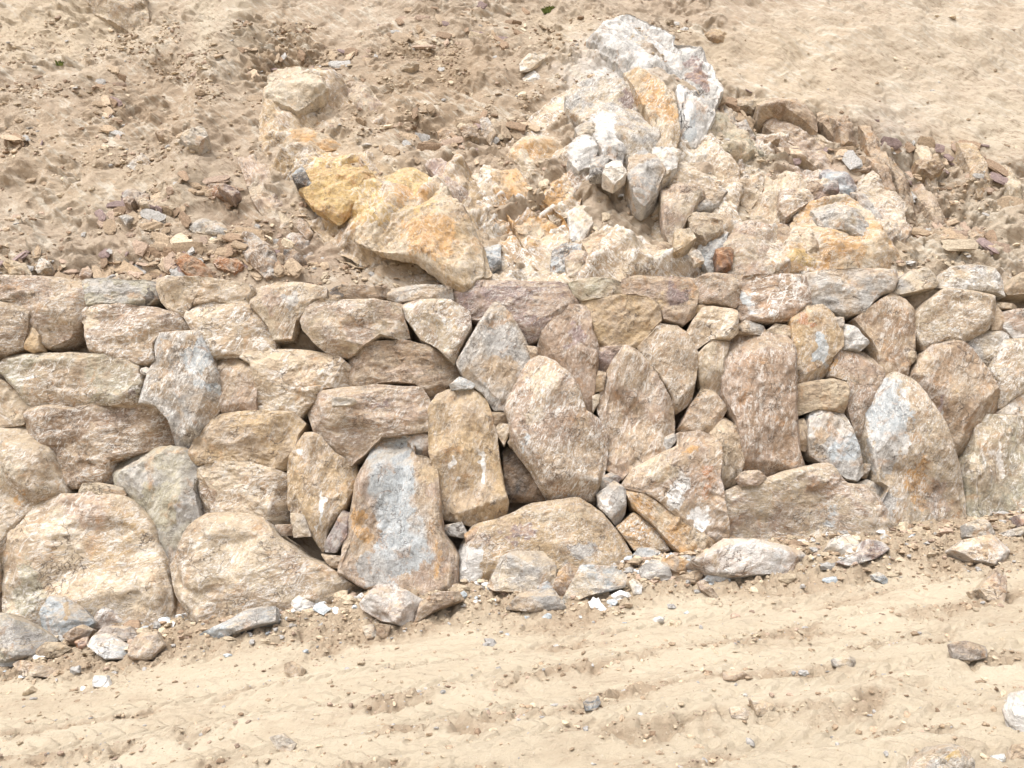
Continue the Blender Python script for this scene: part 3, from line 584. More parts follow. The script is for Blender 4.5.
("small grey stone behind the top right corner of the blue-grey faced slab", 'grey/rose', .3, 30, .02, "A2 800,692 880,675 905,702 B2 907,68 850,66 835,20", ""),
("tan-orange rounded upright slab with white chisel-like marks", 'tan/ochre', .45, 75, -.14, "A3 118,600 150,540 200,515 270,510 330,540 355,600 380,700 B3 390,60 417,235 410,292 280,332 165,305 150,150 120,60 A3 118,700", "481,465,4,20,15,white 457,465,4,8,0,white,.8 475,440,25,25,0,ochre,.6"),
("small cream wedge stone under the sharply pointed boulder", 'cream/tan', .3, 40, -.04, "A3 370,645 445,650 410,732 385,692", ""),
("little tan block above the cream wedge stone", 'tan/tan', .2, 20, .0, "A3 358,600 415,605 418,642 372,648", ""),
("little bluish-grey flat chip left of the sharply pointed boulder's foot", 'bluegrey/grey', .3, 10, -.02, "A3 198,495 235,462 300,490 280,508 205,512", ""),
("broad flat-faced ochre and purple boulder under the large pointed one", 'ochre/tan', .4, 15, -.26, "B3 215,545 250,420 300,345 440,300 520,260 690,235 780,290 800,315 860,375 917,472 890,520 740,530 640,590 600,640 340,640 290,638 240,595", "465,565,16,28,0,white,.9 525,535,22,10,0,purple,.9 585,550,25,12,0,grey,.7 558,515,40,9,0,sand,.8 480,540,14,12,0,rose,.7 605,560,14,12,0,ochre,.6"),
("pale grey rounded stone leaning on the front of the ochre and purple boulder", 'grey/cream', .4, 15, -.62, "B3 348,555 400,470 460,445 560,435 610,500 605,560 500,590 370,575", ""),
("white and orange triangular boulder pointing up with a rusty right face", 'rose/tan', .6, 40, -.18, "A4 300,690 380,680 460,710 B4 465,20 462,150 497,385 400,425 330,325 200,225 88,185 130,120 300,30", "677,490,14,16,0,white 708,480,12,30,0,rust,.45 655,465,30,14,-30,sand,.9 700,520,14,12,0,white,.7 690,450,14,8,0,orange,.6"),
("long slab leaning diagonally under the white and orange triangular boulder", 'orange/cream', .4, -40, -.16, "B4 95,200 130,193 260,280 330,330 440,400 430,440 400,462 340,472 270,422 200,335 130,275", "633,500,12,6,-45,orange"),
("squat rust-banded wedge under the diagonally leaning slab", 'orange/cream', .6, 20, -.14, "B4 65,345 130,290 210,340 267,432 210,445 130,430", "645,535,14,4,0,orange"),
("small angular grey-topped stone left of the diagonally leaning slab", 'tan/grey', .3, 45, -.14, "B3 778,215 840,165 885,200 882,290 855,342 785,262", "607,500,8,8,0,white,.6"),
("pinkish rounded triangular boulder behind the white and orange one", 'rose/tan', .5, 45, -.02, "A4 305,670 350,580 400,510 440,520 492,590 460,650 425,695 350,690", ""),
("narrow tan boulder between the pinkish triangle and the tall reddish slab", 'tan/cream', .4, 80, -.04, "A4 425,690 490,620 520,650 545,740 B4 555,90 530,172 480,190 465,150 455,20", ""),
("small smooth pink oval stone lying at the foot of the tall reddish slab", 'rose/cream', .5, 0, -.24, "B4 540,152 570,125 620,122 655,147 620,176 560,181", ""),
("very wide low boulder with mottled pink face and dusty sloping top", 'rose/cream', .5, -10, -.20, "B4 473,215 560,180 650,160 720,135 860,105 B5 240,115 300,180 370,190 430,260 492,350 512,405 400,420 230,460 150,480 B4 700,460 520,430 490,350", "760,485,50,9,-8,sand,.9 838,490,12,14,0,rose 765,515,25,14,0,grey,.4 800,525,25,14,0,tan,.7 830,520,10,16,0,bluegrey,.5"),
("long low white crystalline block in front of the very wide boulder", 'white/rose', .5, 15, -.52, "B4 345,485 410,450 480,402 620,410 740,422 800,437 817,490 760,518 640,518 500,535 420,525", "717,558,8,12,0,tan,.7"),
("bright white angular stone against the right foot of the very wide boulder", 'white/cream', .3, 30, -.50, "B5 228,438 270,390 330,370 365,400 372,435 300,443", ""),
("purplish-white crumbly stone right of the bright white angular one", 'white/purple', .4, 20, -.48, "B5 275,470 375,440 390,400 460,398 502,425 420,462 330,488", ""),
("tall grey-white topped boulder with an orange lower side", 'tan/cream', .55, 70, -.20, "A5 410,600 455,500 500,466 560,490 620,570 680,680 718,768 B5 742,100 780,222 787,362 700,385 580,400 520,352 450,312 440,260 468,190 430,170 410,60 A5 398,700", "888,412,26,34,-10,bluegrey 895,440,20,16,0,white,.7 880,455,18,22,0,grey 920,480,14,34,-10,orange,.7 935,500,16,24,0,rose,.7 890,505,14,16,0,grey,.7"),
("tall broad tan-brown boulder with a rusty cleft at the right", 'tan/brown', .3, 60, -.08, "A5 553,485 600,390 660,330 720,320 790,370 850,460 890,540 895,610 820,660 800,750 B5 790,80 750,112 710,60 A5 685,690 615,550", "938,410,5,24,-15,purple,.9 945,425,4,26,0,grey,.6 925,365,14,12,0,tan 960,400,18,20,0,ochre,.4"),
("cream boulder with scuffs wedged behind the tall tan-brown one's shoulder", 'cream/grey', .5, 30, .02, "A5 760,340 800,300 880,283 960,290 965,325 900,390 860,440 800,392", ""),
("white-veined cream boulder at the right edge under the purple-grey one", 'cream/tan', .8, 40, -.06, "A5 870,440 930,330 970,315 1024,320 1024,480 960,545 905,590 888,500", "995,345,10,14,0,white,.7"),
("white-grey chunk at the right edge above the greenish boulder", 'white/cream', .5, 40, -.06, "A5 915,605 960,540 1024,508 1024,650 930,630", ""),
("big greenish-tan boulder at the right end with a grey vein", 'green/tan', .5, 80, -.16, "A5 800,768 820,665 870,613 930,620 1024,645 B5 1024,340 960,365 900,365 830,325 790,290 775,150 790,80", "1003,465,6,20,0,white,.7 985,470,30,25,0,cream,.5"),
("broad sloping cream boulder at the bottom, behind the white rubble", 'cream/tan', .4, 15, -.28, "B1 680,500 720,440 770,350 820,300 900,298 B2 150,298 250,320 330,400 420,470 500,500 640,610 600,700 360,720 200,720 0,720 B1 760,660 720,600", "290,560,25,14,0,rose,.6 250,560,40,30,0,cream"),
("shadowed tan stone in the gap under the broad sloping boulder", 'tan/brown', .2, -40, -.06, "B1 675,572 720,600 815,708 760,750 690,735", ""),
("small grey wedge between the wall's grey boulder and the tall grey-white one", 'grey/cream', .3, -40, -.04, "B5 345,182 400,160 466,190 442,275 395,228", ""),
("small angular stone in the slot right of the small grey boulder", 'tan/grey', .2, 0, -.02, "B5 372,95 415,98 405,152 375,140", ""),
("pale grey triangular stone at the foot of the cream boulder with the brown hollow", 'grey/cream', .4, 40, -.14, "B2 360,290 410,298 437,377 372,380", ""),
("tiny dark flat stone beside the pale grey triangular one", 'grey/brown', .2, 0, -.14, "B2 300,336 360,334 366,374 325,374", ""),
("dusty stone under the grey layered shard", 'tan/tan', .2, 0, -.14, "B2 478,450 560,458 548,503 520,500", ""),
("greenish-grey smooth boulder lying at the bottom left corner of the wall", 'green/grey', .25, 20, -.60, "C1 0,165 60,168 130,205 215,262 150,305 60,335 0,340", ""),
("small grey angular stone left of the ochre and purple boulder's foot", 'grey/bluegrey', .2, 20, -.16, "B3 165,340 240,325 262,365 250,385 185,372", ""),
("reddish sliver beside the ochre and purple boulder's top left corner", 'orange/rose', .2, 60, -.20, "B3 256,370 300,342 320,352 285,395 262,402", ""),
("small dark grey lump between the almond-shaped boulder and the angular grey-topped stone", 'grey/purple', .2, 0, -.06, "B3 790,150 830,130 870,150 850,175 795,190", ""),
("little dark grey stone beside the pinkish triangular boulder", 'grey/grey', .3, 30, -.06, "A4 255,700 285,685 310,700 270,745 252,750", ""),
("small pale chip between the purple-brown stone and the almond-shaped boulder", 'cream/grey', .3, 70, .02, "A3 758,535 785,530 780,560 760,600", ""),
("small tan stone under the tucked purple-brown stone", 'tan/ochre', .2, 30, .02, "A3 770,440 810,445 800,510 758,520", ""),
("round cream pebble on top of the peaked tan-brown boulder's right shoulder", 'tan/cream', .2, 0, -.02, "A5 568,365 600,362 598,385 585,405 568,400", ""),
("small round stone above the white triangular one", 'tan/grey', .2, 0, -.02, "A5 262,228 312,228 308,262 290,275 270,262", ""),
("little pinkish block filling the joint left of the oval tan boulder", 'rose/tan', .2, 40, .02, "A3 500,340 540,345 538,380 515,385", ""),
("tiny white pebble in the joint beside the blue-grey scuffed boulder", 'white/cream', .2, 0, -.04, "A1 556,432 575,424 592,432 585,450 562,450", ""),
]
G2 = 'loose stones lying at the foot of the wall'
# label, base/second, scuff, height factor, poly   (they stand on the ground)
LOOSE = [
("blue-grey angular stone leaning on the huge round-topped boulder", 'bluegrey/tan', .5, "C1 180,160 215,95 280,98 340,150 378,195 290,232 225,262 182,225", "65,612,8,8,0,ochre,.7"),
("rounded pinkish-grey stone right of the blue-grey angular one", 'rose/bluegrey', .5, "C1 355,145 410,115 460,140 496,180 490,216 380,218", ""),
("flat pale pinkish slab with an undercut lower edge, furthest left of the rubble", 'rose/cream', .3, "C1 38,358 100,345 222,378 200,402 110,397", ""),
("white and grey flat stone in the left rubble", 'white/bluegrey', .4, "C1 355,290 370,250 430,240 515,290 512,325 430,328", ""),
("large pale tan stone at the right end of the left rubble", 'cream/rose', .3, "C1 518,290 560,240 620,232 645,282 600,325 520,330", ""),
("low grey-pink stone behind the white and grey flat one", 'rose/grey', .4, "C1 380,245 420,212 520,212 552,250 500,262 430,250", ""),
("brown-grey lump between the blue-grey stone and the rubble", 'brown/grey', .3, "C1 255,245 330,205 372,225 350,250 290,272", ""),
("tiny stone with a brick-red lower face in the left rubble", 'rust/bluegrey', .1, "C1 300,270 345,250 350,285 310,302", ""),
("dusty peach lump right of the greenish-grey smooth boulder", 'rose/sand', .1, "C1 150,305 190,275 240,275 280,300 230,325 160,325", ""),
("small bluish flat stone by the left photo edge in front of the smooth boulder", 'bluegrey/grey', .2, "C1 0,340 60,330 80,345 40,362 0,365", ""),
("small blue-grey chip in front of the left rubble", 'bluegrey/white', .2, "C1 368,440 375,405 425,405 440,445", ""),
("long grey flake lying against the broad sloping boulder", 'grey/bluegrey', .4, "K 240,185 330,160 380,132 452,122 452,160 375,172 320,190", ""),
("bright white stone on the foot of the broad sloping boulder", 'white/cream', .3, "B2 358,642 390,615 452,645 432,664 370,668", ""),
("white tilted block with a layered side under the blue-grey faced slab", 'white/rose', .4, "B2 630,645 700,580 745,568 895,640 825,722 720,697 640,668", ""),
("flat dusty slab with a pointed right end left of the white-grey rounded one", 'grey/tan', .3, "B3 415,655 480,600 600,588 655,655 520,668", ""),
("pale bluish-white rounded slab right of the pale grey rounded stone", 'bluegrey/cream', .4, "B3 635,622 710,503 830,503 892,530 880,580 700,615", ""),
("orange-topped pinkish stone wedged left of the bluish-white slab", 'rose/orange', .3, "B3 600,570 625,520 665,485 705,512 690,560 640,602", ""),
("small grey cube-like stone in front of the pale grey rounded stone", 'grey/bluegrey', .3, "B3 540,578 580,558 610,585 600,608 555,600", ""),
("long dusty ridge of stone left of the grey shard at the wall's foot", 'tan/rose', .2, "B3 85,640 140,610 230,600 252,630 140,672 60,712", ""),
("two-tone orange and grey pointed stone under the triangular boulder", 'orange/grey', .3, "B4 240,480 280,455 345,480 355,515 300,530 262,500", ""),
("grey stone left of the two-tone orange and grey one", 'grey/white', .3, "B4 155,505 200,475 260,490 285,540 210,548 165,530", ""),
("small grey flat stone under the rust-banded wedge", 'bluegrey/grey', .2, "B4 128,455 150,430 250,427 225,455 205,468", ""),
("tan arrow-shaped stone pointing right beneath the white crystalline block", 'tan/tan', .1, "B4 290,545 380,515 415,512 385,556 300,560", ""),
("white wedge-shaped stone half sunk left of the arrow-shaped one", 'white/cream', .2, "B4 115,560 130,545 165,575 160,600 130,600", ""),
("narrow cream flake lying in the dust in front of the white crystalline block", 'cream/rose', .2, "B4 385,560 410,555 470,615 450,622 395,590", ""),
("bluish-white lump in front of the white crystalline block's left end", 'bluegrey/white', .2, "B4 405,550 430,530 500,535 512,552 460,560", ""),
("dusty boulder with a white top under the greenish wall boulder", 'tan/white', .5, "B5 730,435 780,398 880,378 952,430 940,477 870,485 800,470", "968,545,12,6,0,white"),
("small flat cream stone at the foot of the greenish wall boulder", 'cream/grey', .4, "B5 783,335 850,310 917,360 870,377 790,372", ""),
("white flat stone by the right photo edge under the greenish boulder", 'white/cream', .2, "B5 935,365 1005,345 1024,350 1024,375 960,372", ""),
("dark grey angular stone against the greenish boulder's right foot", 'grey/purple', .2, "B5 985,300 1024,275 1024,345 1000,335", ""),
("square cream flagstone tilted on the bank at the right", 'cream/rose', .3, "D 855,165 915,95 952,125 925,200 880,190", ""),
("small flat stone left of the tilted flagstone", 'cream/tan', .2, "D 820,175 850,170 868,190 835,195", ""),
("bluish pebble on the bank below the purplish-white stone", 'bluegrey/white', .3, "D 495,118 520,108 550,135 545,147 505,135", ""),
("dark brown rounded stone on the track at the right", 'brown/grey', .2, "D 763,350 800,342 878,360 870,390 820,400 775,388", ""),
("grey and cream pebble left of the dark brown rounded stone", 'grey/cream', .3, "D 365,402 400,388 445,398 440,418 400,428 370,418", ""),
("flat brown clod near the middle of the track", 'brown/tan', .1, "D 0,445 60,445 90,462 60,472 0,466", ""),
("dark blue-grey stone alone in the middle foreground of the track", 'bluegrey/dark', .2, "E 618,545 635,532 668,526 676,550 655,566 625,568", ""),
("cream stone with a white top at the left of the foreground clods", 'cream/rose', .3, "D 20,565 60,560 100,590 70,600 25,590", ""),
("pale grey flat stone in the left foreground rut", 'grey/cream', .3, "K 435,455 470,445 500,470 490,488 460,480", ""),
("pale angular stone right of the flat grey one in the foreground", 'cream/tan', .3, "D 85,530 130,545 165,555 150,585 110,580", ""),
("tan oval stone in the clods in front of the broad sloping boulder", 'tan/cream', .3, "K 470,268 495,260 525,280 520,298 480,296", ""),
("small stone in the soil under the white tilted block", 'grey/cream', .3, "K 672,170 700,165 710,190 685,197", ""),
("small brown wedge beside the stone under the white tilted block", 'tan/brown', .2, "K 712,165 745,168 735,195 708,195", ""),
("large smooth pale boulder with a yellowish side at the bottom right edge", 'cream/grey', .4, "D 605,790 640,745 700,700 760,690 800,697 835,745 845,790", "955,755,12,12,0,yellow,.6 935,765,10,8,0,grey,.8"),
("tall white-grey boulder cut off by the right photo edge in the foreground", 'grey/white', .6, "D 963,570 985,515 1011,497 1024,497 1024,680 1000,660 975,620", ""),
("small tan stone tucked under the white-grey boulder in the right foreground", 'tan/grey', .2, "D 955,735 985,690 1011,680 1024,690 1024,745 980,745", ""),
("tiny blue-white pebble left of the tucked tan stone in the right foreground", 'bluegrey/white', .1, "D 905,728 940,720 945,745 905,750", ""),
("cream pebble half buried at the left end of the bottom edge", 'cream/grey', .2, "C1 435,768 445,752 475,755 480,775", ""),
]
G3 = 'bedrock outcrops breaking through the cut slope'
# label, base/second, scuff, strata, T factor, sink, poly(px via crop), spots
OUT = [
("broad dusty bedrock mass from which the grey-white crest rises", 'cream/tan', .7, -45, .16, .05, "P 478,175 520,140 560,95 610,70 690,110 725,165 735,235 745,285 640,285 560,285 500,285 485,230", "600,135,34,22,0,grey,.7 575,185,20,26,-40,rose,.8 690,235,22,26,0,soil,.8 520,255,26,16,0,soil,.8 660,200,24,12,0,purple,.5 660,230,40,20,0,cream,.6 530,205,34,50,-30,orange,.9 590,240,30,20,0,tan,.8 700,180,30,16,0,green,.5"),
("broad dusty bedrock mass under the bright yellow-orange slab", 'ochre/tan', .3, -45, .13, .06, "P 262,90 300,68 350,85 385,110 400,150 450,160 485,200 500,270 480,290 400,280 330,245 290,200 270,150", "290,92,26,20,0,cream,.6 350,195,55,34,-40,yellow,1 410,185,24,22,-40,orange,.8 330,130,20,26,0,cream,.7 440,235,30,34,-40,orange,.8 290,140,14,30,0,cream,.5"),
("broad dusty bedrock mass under the orange and yellow slab on the right", 'cream/rose', .6, -30, .15, .06, "P 735,285 730,200 745,140 800,130 850,150 890,200 910,240 905,285 820,288", "760,165,30,20,0,green,.6 850,240,40,20,0,orange,.7 800,170,30,16,0,rose,.6"),
("white upper-left piece of the bedrock crest, highest of the outcrops", 'white/grey', .5, 50, .16, -.03, "H 385,108 430,72 500,55 590,98 612,150 580,230 540,262 490,200 420,150", "640,35,20,8,0,cream,.5"),
("ochre-faced tall plank in the middle of the bedrock crest", 'ochre/cream', .4, 60, .14, .03, "H 470,180 545,205 600,265 612,350 590,410 560,385 530,300", "655,100,14,34,20,orange,.9 650,140,8,8,0,white,.6"),
("grey right flank of the bedrock crest with purple-dark patches", 'grey/white', .5, 55, .20, -.05, "H 580,95 650,130 700,200 716,245 695,310 640,402 606,405 602,270 575,190", "690,62,8,10,0,purple 700,80,8,16,30,purple 695,95,12,7,0,dark,.6 690,130,10,20,0,bluegrey,.8 672,110,8,30,10,white,.8"),
("purple-stained pale bedrock face left of the grey-white crest", 'cream/grey', .6, 50, .22, .02, "H 330,250 400,200 470,190 530,280 560,370 560,440 510,500 450,430 390,360 330,310", "632,98,16,16,0,purple,.7 600,130,20,16,0,white,.8 640,150,14,10,0,white,.6"),
("jagged grey block on the left side of the purple-stained face", 'grey/white', .5, 20, .40, -.02, "H 335,380 350,360 400,360 405,400 385,430 355,440 330,410", ""),
("angular grey-white block in the middle of the jagged rock cluster", 'white/grey', .4, -30, .40, -.05, "H 395,355 420,340 470,385 462,425 420,410 405,380", ""),
("dark slotted grey shard standing in the jagged rock cluster", 'grey/dark', .3, 70, .30, -.02, "H 390,415 420,395 430,420 415,450 385,450", ""),
("pale pointed shard above the jagged rock cluster", 'cream/grey', .4, 10, .40, -.05, "H 350,330 400,320 415,345 380,355 355,350", ""),
("small white block under the jagged rock cluster", 'white/cream', .4, 30, .40, -.03, "H 425,425 460,420 475,450 445,470 420,455", ""),
("drooping grey-brown snout of rock under the purple-stained face", 'grey/tan', .3, 40, .40, -.04, "H 485,410 530,400 575,440 560,480 525,518 498,505 480,460", ""),
("white ledge block at the lower tip of the grey-white crest", 'white/cream', .5, 30, .34, -.02, "H 545,385 590,370 612,400 600,440 570,460 545,440", ""),
("broad cream and orange slab with a cracked lower edge in the slope's centre", 'cream/orange', .4, -40, .16, .03, "H 180,405 230,370 290,352 320,375 345,430 372,480 340,530 290,550 240,500", "530,165,20,14,0,cream 548,195,22,14,0,orange,.8"),
("orange-streaked lower slab left of the cream and orange one", 'orange/cream', .3, -55, .18, .03, "H 118,430 165,405 210,480 250,520 310,560 330,600 325,670 290,700 230,660 185,590 145,520", "500,220,14,20,0,orange,.6 535,235,16,18,0,cream,.8"),
("pale hanging tongue of rock beneath the cracked slab", 'cream/white', .4, 70, .30, .0, "H 330,545 380,530 387,580 362,620 332,605", ""),
("dark grey bluish rock at the slope's foot above the purple-brown cap boulder", 'bluegrey/dark', .4, 60, .22, .0, "H 285,700 292,645 335,620 392,640 412,705", "560,265,8,7,0,dark,.7"),
("rust-red stone beside the dark hole at the slope's foot", 'rust/rose', .2, 20, .28, -.02, "H 400,610 425,600 440,630 420,655 402,640", ""),
("pale blocky ledge right of the drooping snout of rock", 'cream/tan', .5, 10, .26, .0, "H 545,500 570,455 620,440 700,430 765,450 740,500 680,530 610,560 550,550", ""),
("big square cream boulder face behind the cap stones, right of the round grey stone", 'cream/rose', .4, 20, .24, .0, "H 750,600 800,570 850,610 868,660 840,712 740,705 720,650", ""),
("round blue-grey stone stuck in the slope", 'bluegrey/grey', .3, 20, .40, -.04, "H 665,630 700,590 732,610 722,660 695,692 660,665", ""),
("dark rusty stone right of the round blue-grey stone", 'rust/dark', .1, 30, .34, -.02, "H 705,650 750,635 745,680 710,692", ""),
("small grey stone left of the round blue-grey stone", 'grey/cream', .3, 0, .34, -.02, "H 640,655 660,640 675,665 655,675", ""),
("square brownish block right of the dark hole at the slope's foot", 'tan/brown', .2, 30, .30, -.01, "H 545,655 570,625 598,640 585,672 555,678", ""),
("tan tilted block above the square brownish one", 'cream/ochre', .3, 40, .30, -.01, "H 600,600 640,585 655,610 625,640 600,645", ""),
("long tan buttress of rock in the right half of the slope", 'tan/cream', .4, 70, .18, .02, "I 285,440 340,420 400,425 470,500 425,550 400,560 370,600 330,560 300,500", "760,190,8,20,0,rust,.4"),
("wide orange and yellow bedrock slab above the buff cap boulder", 'orange/cream', .4, 15, .14, .03, "I 400,700 405,650 440,560 480,532 560,522 620,560 650,620 710,665 690,705", "845,215,28,10,0,cream,.8 850,240,30,12,0,orange 800,262,20,8,0,yellow"),
("leaning tan slice left of the orange and yellow slab", 'tan/cream', .3, -50, .28, -.02, "I 438,595 470,580 500,640 470,645", ""),
("brown block at the left corner of the orange and yellow slab", 'brown/tan', .2, 60, .30, -.02, "I 395,570 425,590 430,630 405,655 392,620", ""),
("greenish smooth rock face under the grey-white crest's right side", 'green/cream', .3, -40, .12, .05, "H 640,395 700,290 760,320 800,370 840,400 760,435 690,430", ""),
("dark grey angular stone in the right half of the slope", 'bluegrey/purple', .3, 15, .34, -.03, "I 500,450 545,440 592,480 580,497 520,485", ""),
("long brown-pink rock shelf under the sandy overhang", 'rose/tan', .3, -25, .20, .0, "I 370,310 420,305 470,345 540,395 520,405 450,385 400,355 360,330", ""),
("serrated sandy overhang slab, left piece of the ledge", 'tan/brown', .2, -30, .5, -.04, "I 340,285 380,265 400,272 430,265 480,300 490,335 440,318 400,305 350,300", ""),
("serrated sandy overhang slab, right piece of the ledge", 'tan/brown', .2, -35, .5, -.04, "I 475,290 520,290 560,340 600,385 570,400 520,365 490,335", ""),
("tooth-shaped sandy rock at the left end of the overhang", 'tan/sand', .2, 20, .34, -.08, "I 270,262 300,255 332,242 330,285 300,278", ""),
("bright yellow-orange bedrock slab outlined by dark cracks, left half of the slope", 'yellow/orange', .15, -15, .10, .02, "Fa 770,470 800,425 870,392 940,440 965,488 925,520 900,528 865,560 820,548 790,510", "335,190,30,20,0,yellow"),
("pale orange slab above the bright yellow-orange one", 'cream/orange', .2, -20, .14, .02, "Fa 720,415 740,340 790,318 850,360 870,385 800,405 770,422", ""),
("dark grey glinting shard in the crack beside the bright yellow-orange slab", 'bluegrey/dark', .3, 50, .30, -.02, "Fa 750,450 775,430 798,478 760,470", ""),
("cream rounded bedrock block in the upper left half of the slope", 'cream/pale', .2, 20, .20, .02, "Fa 688,265 692,200 740,168 822,190 832,240 800,262 760,280", ""),
("pinkish cream slab with a small dark hole at its left", 'cream/rose', .3, -50, .18, .01, "Fa 878,225 930,210 975,270 965,312 925,290 900,262", ""),
("wide yellow and cream bedrock slope left of the centre", 'ochre/cream', .4, -50, .055, .06, "G 300,560 340,450 420,425 480,470 520,540 580,620 605,690 540,735 500,712 430,655 350,650 265,610", "405,190,30,26,0,yellow,1 430,235,30,26,0,orange,.9 460,215,14,10,0,soil,.7"),
("grey-purple rib of rock right of the yellow and cream slope", 'purple/rose', .3, -55, .18, .01, "G 450,420 490,405 520,450 560,500 550,545 510,500", ""),
("dark grey toe of rock at the foot of the yellow and cream slope", 'bluegrey/dark', .3, 30, .24, -.01, "G 590,640 640,625 638,680 600,700 560,715", ""),
("long pale rib of rock sloping down in the left half of the slope", 'cream/rose', .3, -55, .12, .03, "Fa 600,385 650,400 700,460 745,560 735,600 700,590 650,520", ""),
("grey-banded block above the tan cap stone, at the slope's foot", 'rose/grey', .4, -40, .30, -.02, "Fa 735,610 745,575 775,600 800,640 780,658 740,640", ""),
("dark brown tilted block under the grey-banded one", 'brown/dark', .4, -30, .34, -.03, "Fa 705,650 740,640 790,680 780,700 730,695", ""),
("long rust-red plank of rock at the left foot of the slope", 'rust/brown', .1, -38, .24, -.03, "Fa 440,660 475,655 520,685 572,722 500,722 470,695", ""),
("brown splintered shard right of the rust-red plank", 'brown/rust', .3, -30, .34, -.03, "Fa 545,668 590,655 622,680 600,700 560,690", ""),
("dark splintered rock behind the brown shard", 'brown/grey', .5, -60, .30, -.01, "Fa 610,610 650,615 700,650 715,700 680,710 640,680 620,650", ""),
("thin pale slab tip above the rust-red plank", 'cream/grey', .3, -45, .30, -.02, "Fa 475,575 500,555 600,600 570,612 500,600", ""),
("blocky tan boulder overhanging at the top of the slope, upper left", 'tan/cream', .2, -20, .34, -.06, "Fa 243,30 250,-10 300,-25 370,5 385,60 340,85 300,72 255,55", ""),
("small rounded pale stone lying mid-slope on the left", 'cream/grey', .2, 0, .45, -.04, "Fa 468,358 480,338 520,335 532,355 510,373 480,372", ""),
("small brown shard left of the rounded pale stone mid-slope", 'brown/tan', .2, 10, .40, -.02, "Fa 400,345 450,335 472,350 430,362", ""),
("brown wedge casting a dark shadow low on the left slope", 'brown/rust', .3, -25, .45, -.04, "Fa 520,475 560,480 610,492 590,520 545,510", ""),
("twisted grey-brown lump above the left foot of the slope", 'brown/grey', .3, 60, .40, -.03, "Fa 305,500 340,490 385,515 380,545 340,530", ""),
("flat brown stone in the loose rubble of the centre gully", 'brown/tan', .2, -10, .40, -.03, "G 480,345 520,325 545,360 530,385 495,372", ""),
("grey-tan upright stone in the centre gully rubble", 'tan/grey', .3, 60, .40, -.03, "G 590,320 600,300 630,345 615,362 595,345", ""),
("small flat slab right of the flat brown stone in the centre gully", 'tan/brown', .2, 0, .40, -.03, "G 535,335 580,325 585,355 550,360", ""),
("thin tan stick-like slab at the top of the centre gully", 'tan/cream', .2, 15, .35, -.03, "G 385,175 400,165 432,162 415,178 390,185", ""),
("dark brown pitted stone bulging from the smooth slope above the overhang", 'brown/ochre', .1, 0, .20, -.02, "I 205,88 230,78 262,88 255,106 225,100", ""),
("white flaky crust patch left of the grey-white crest", 'white/cream', .5, 30, .14, .01, "G 692,160 720,140 775,125 770,145 720,170 695,172", ""),
("second small white crust patch below the flaky one", 'white/cream', .4, 0, .14, .01, "G 700,200 720,185 752,192 745,212 710,215", ""),
("brown clod with a pitted face near the right edge of the slope", 'tan/brown', .2, 0, .35, -.02, "I 880,600 900,580 920,605 905,622 885,615", ""),
("cream cracked rock face below the pitted snout, right of the dark hollow", 'cream/rose', .5, 40, .25, .0, "J1 380,400 450,355 520,400 555,440 500,520 430,600 400,560 390,480", ""),
("grey-brown shaded block under the pale blocky ledge", 'tan/grey', .3, -20, .45, -.03, "J1 500,475 640,435 595,500 520,525", ""),
("dusty humped block above the round blue-grey stone", 'tan/sand', .2, 10, .40, -.02, "J1 490,540 600,510 625,580 560,620 515,592", ""),
("dusty block just left of the dark hole at the slope's foot", 'tan/cream', .3, 20, .40, -.04, "J1 88,645 140,590 200,620 242,642 180,705 120,722", ""),
("pinkish stone in front of the dark grey bluish rock at the slope's foot", 'rose/cream', .4, 20, .35, -.04, "J1 25,690 60,662 110,690 85,745 30,748", ""),
("cream flat rock face left of the long tan buttress", 'cream/tan', .3, 30, .25, .0, "J2 145,320 240,345 232,400 190,445 140,400", ""),
("three-cornered tan rock pointing right above the orange and yellow slab", 'tan/rose', .4, 20, .45, -.04, "J2 305,400 380,378 428,440 330,492 300,470", ""),
("grey-cream weathered slab topping the orange and yellow one", 'cream/grey', .5, 10, .20, -.03, "J2 428,465 560,448 640,480 645,572 560,540 480,538", ""),
("brown shard hanging in the right end of the sandy overhang", 'brown/tan', .2, -50, .40, -.10, "J2 488,95 545,90 592,190 550,198", ""),
("narrow grey splinter beside the tooth-shaped sandy rock", 'grey/tan', .3, -60, .40, -.06, "J2 80,80 112,68 145,150 108,152", ""),
("dark splinter below the narrow grey one near the crest's right flank", 'grey/brown', .3, -40, .40, -.04, "J2 128,140 160,128 212,180 160,183", ""),
("small brown nub left of the long brown-pink shelf", 'brown/tan', .2, 0, .50, -.05, "J2 248,192 290,178 302,200 265,210", ""),
("left one of two dark angular stones on the right half of the slope", 'purple/grey', .3, 10, .45, -.04, "J2 463,372 520,352 532,390 480,390", ""),
("brown flake above the striped right part of the slope", 'brown/rose', .2, 0, .45, -.03, "J2 598,312 655,295 645,318", ""),
("brown overhanging flake beside the brown wedge low on the left slope", 'brown/purple', .2, -25, .45, -.04, "J3 348,195 400,190 455,215 425,252", ""),
("small tan block with a shadowed foot left of the yellow and cream slope", 'tan/rose', .3, -30, .5, -.04, "J3 762,370 800,385 830,425 800,448 765,420", ""),
("small brown-topped stone in the left rubble of the slope", 'brown/rose', .2, -20, .5, -.04, "J4 588,320 650,345 628,366 600,350", ""),
("small cream stone right of the brown-topped one in the left rubble", 'cream/tan', .3, 0, .5, -.04, "J4 658,332 700,333 718,372 680,372", ""),
("small pale triangular stone under the brown-topped one", 'cream/grey', .3, 0, .5, -.04, "J4 568,412 640,425 605,455", ""),
("yellowish stone at the left edge just above the wall", 'ochre/cream', .2, 0, .4, -.03, "J4 25,650 120,645 145,692 60,705", ""),
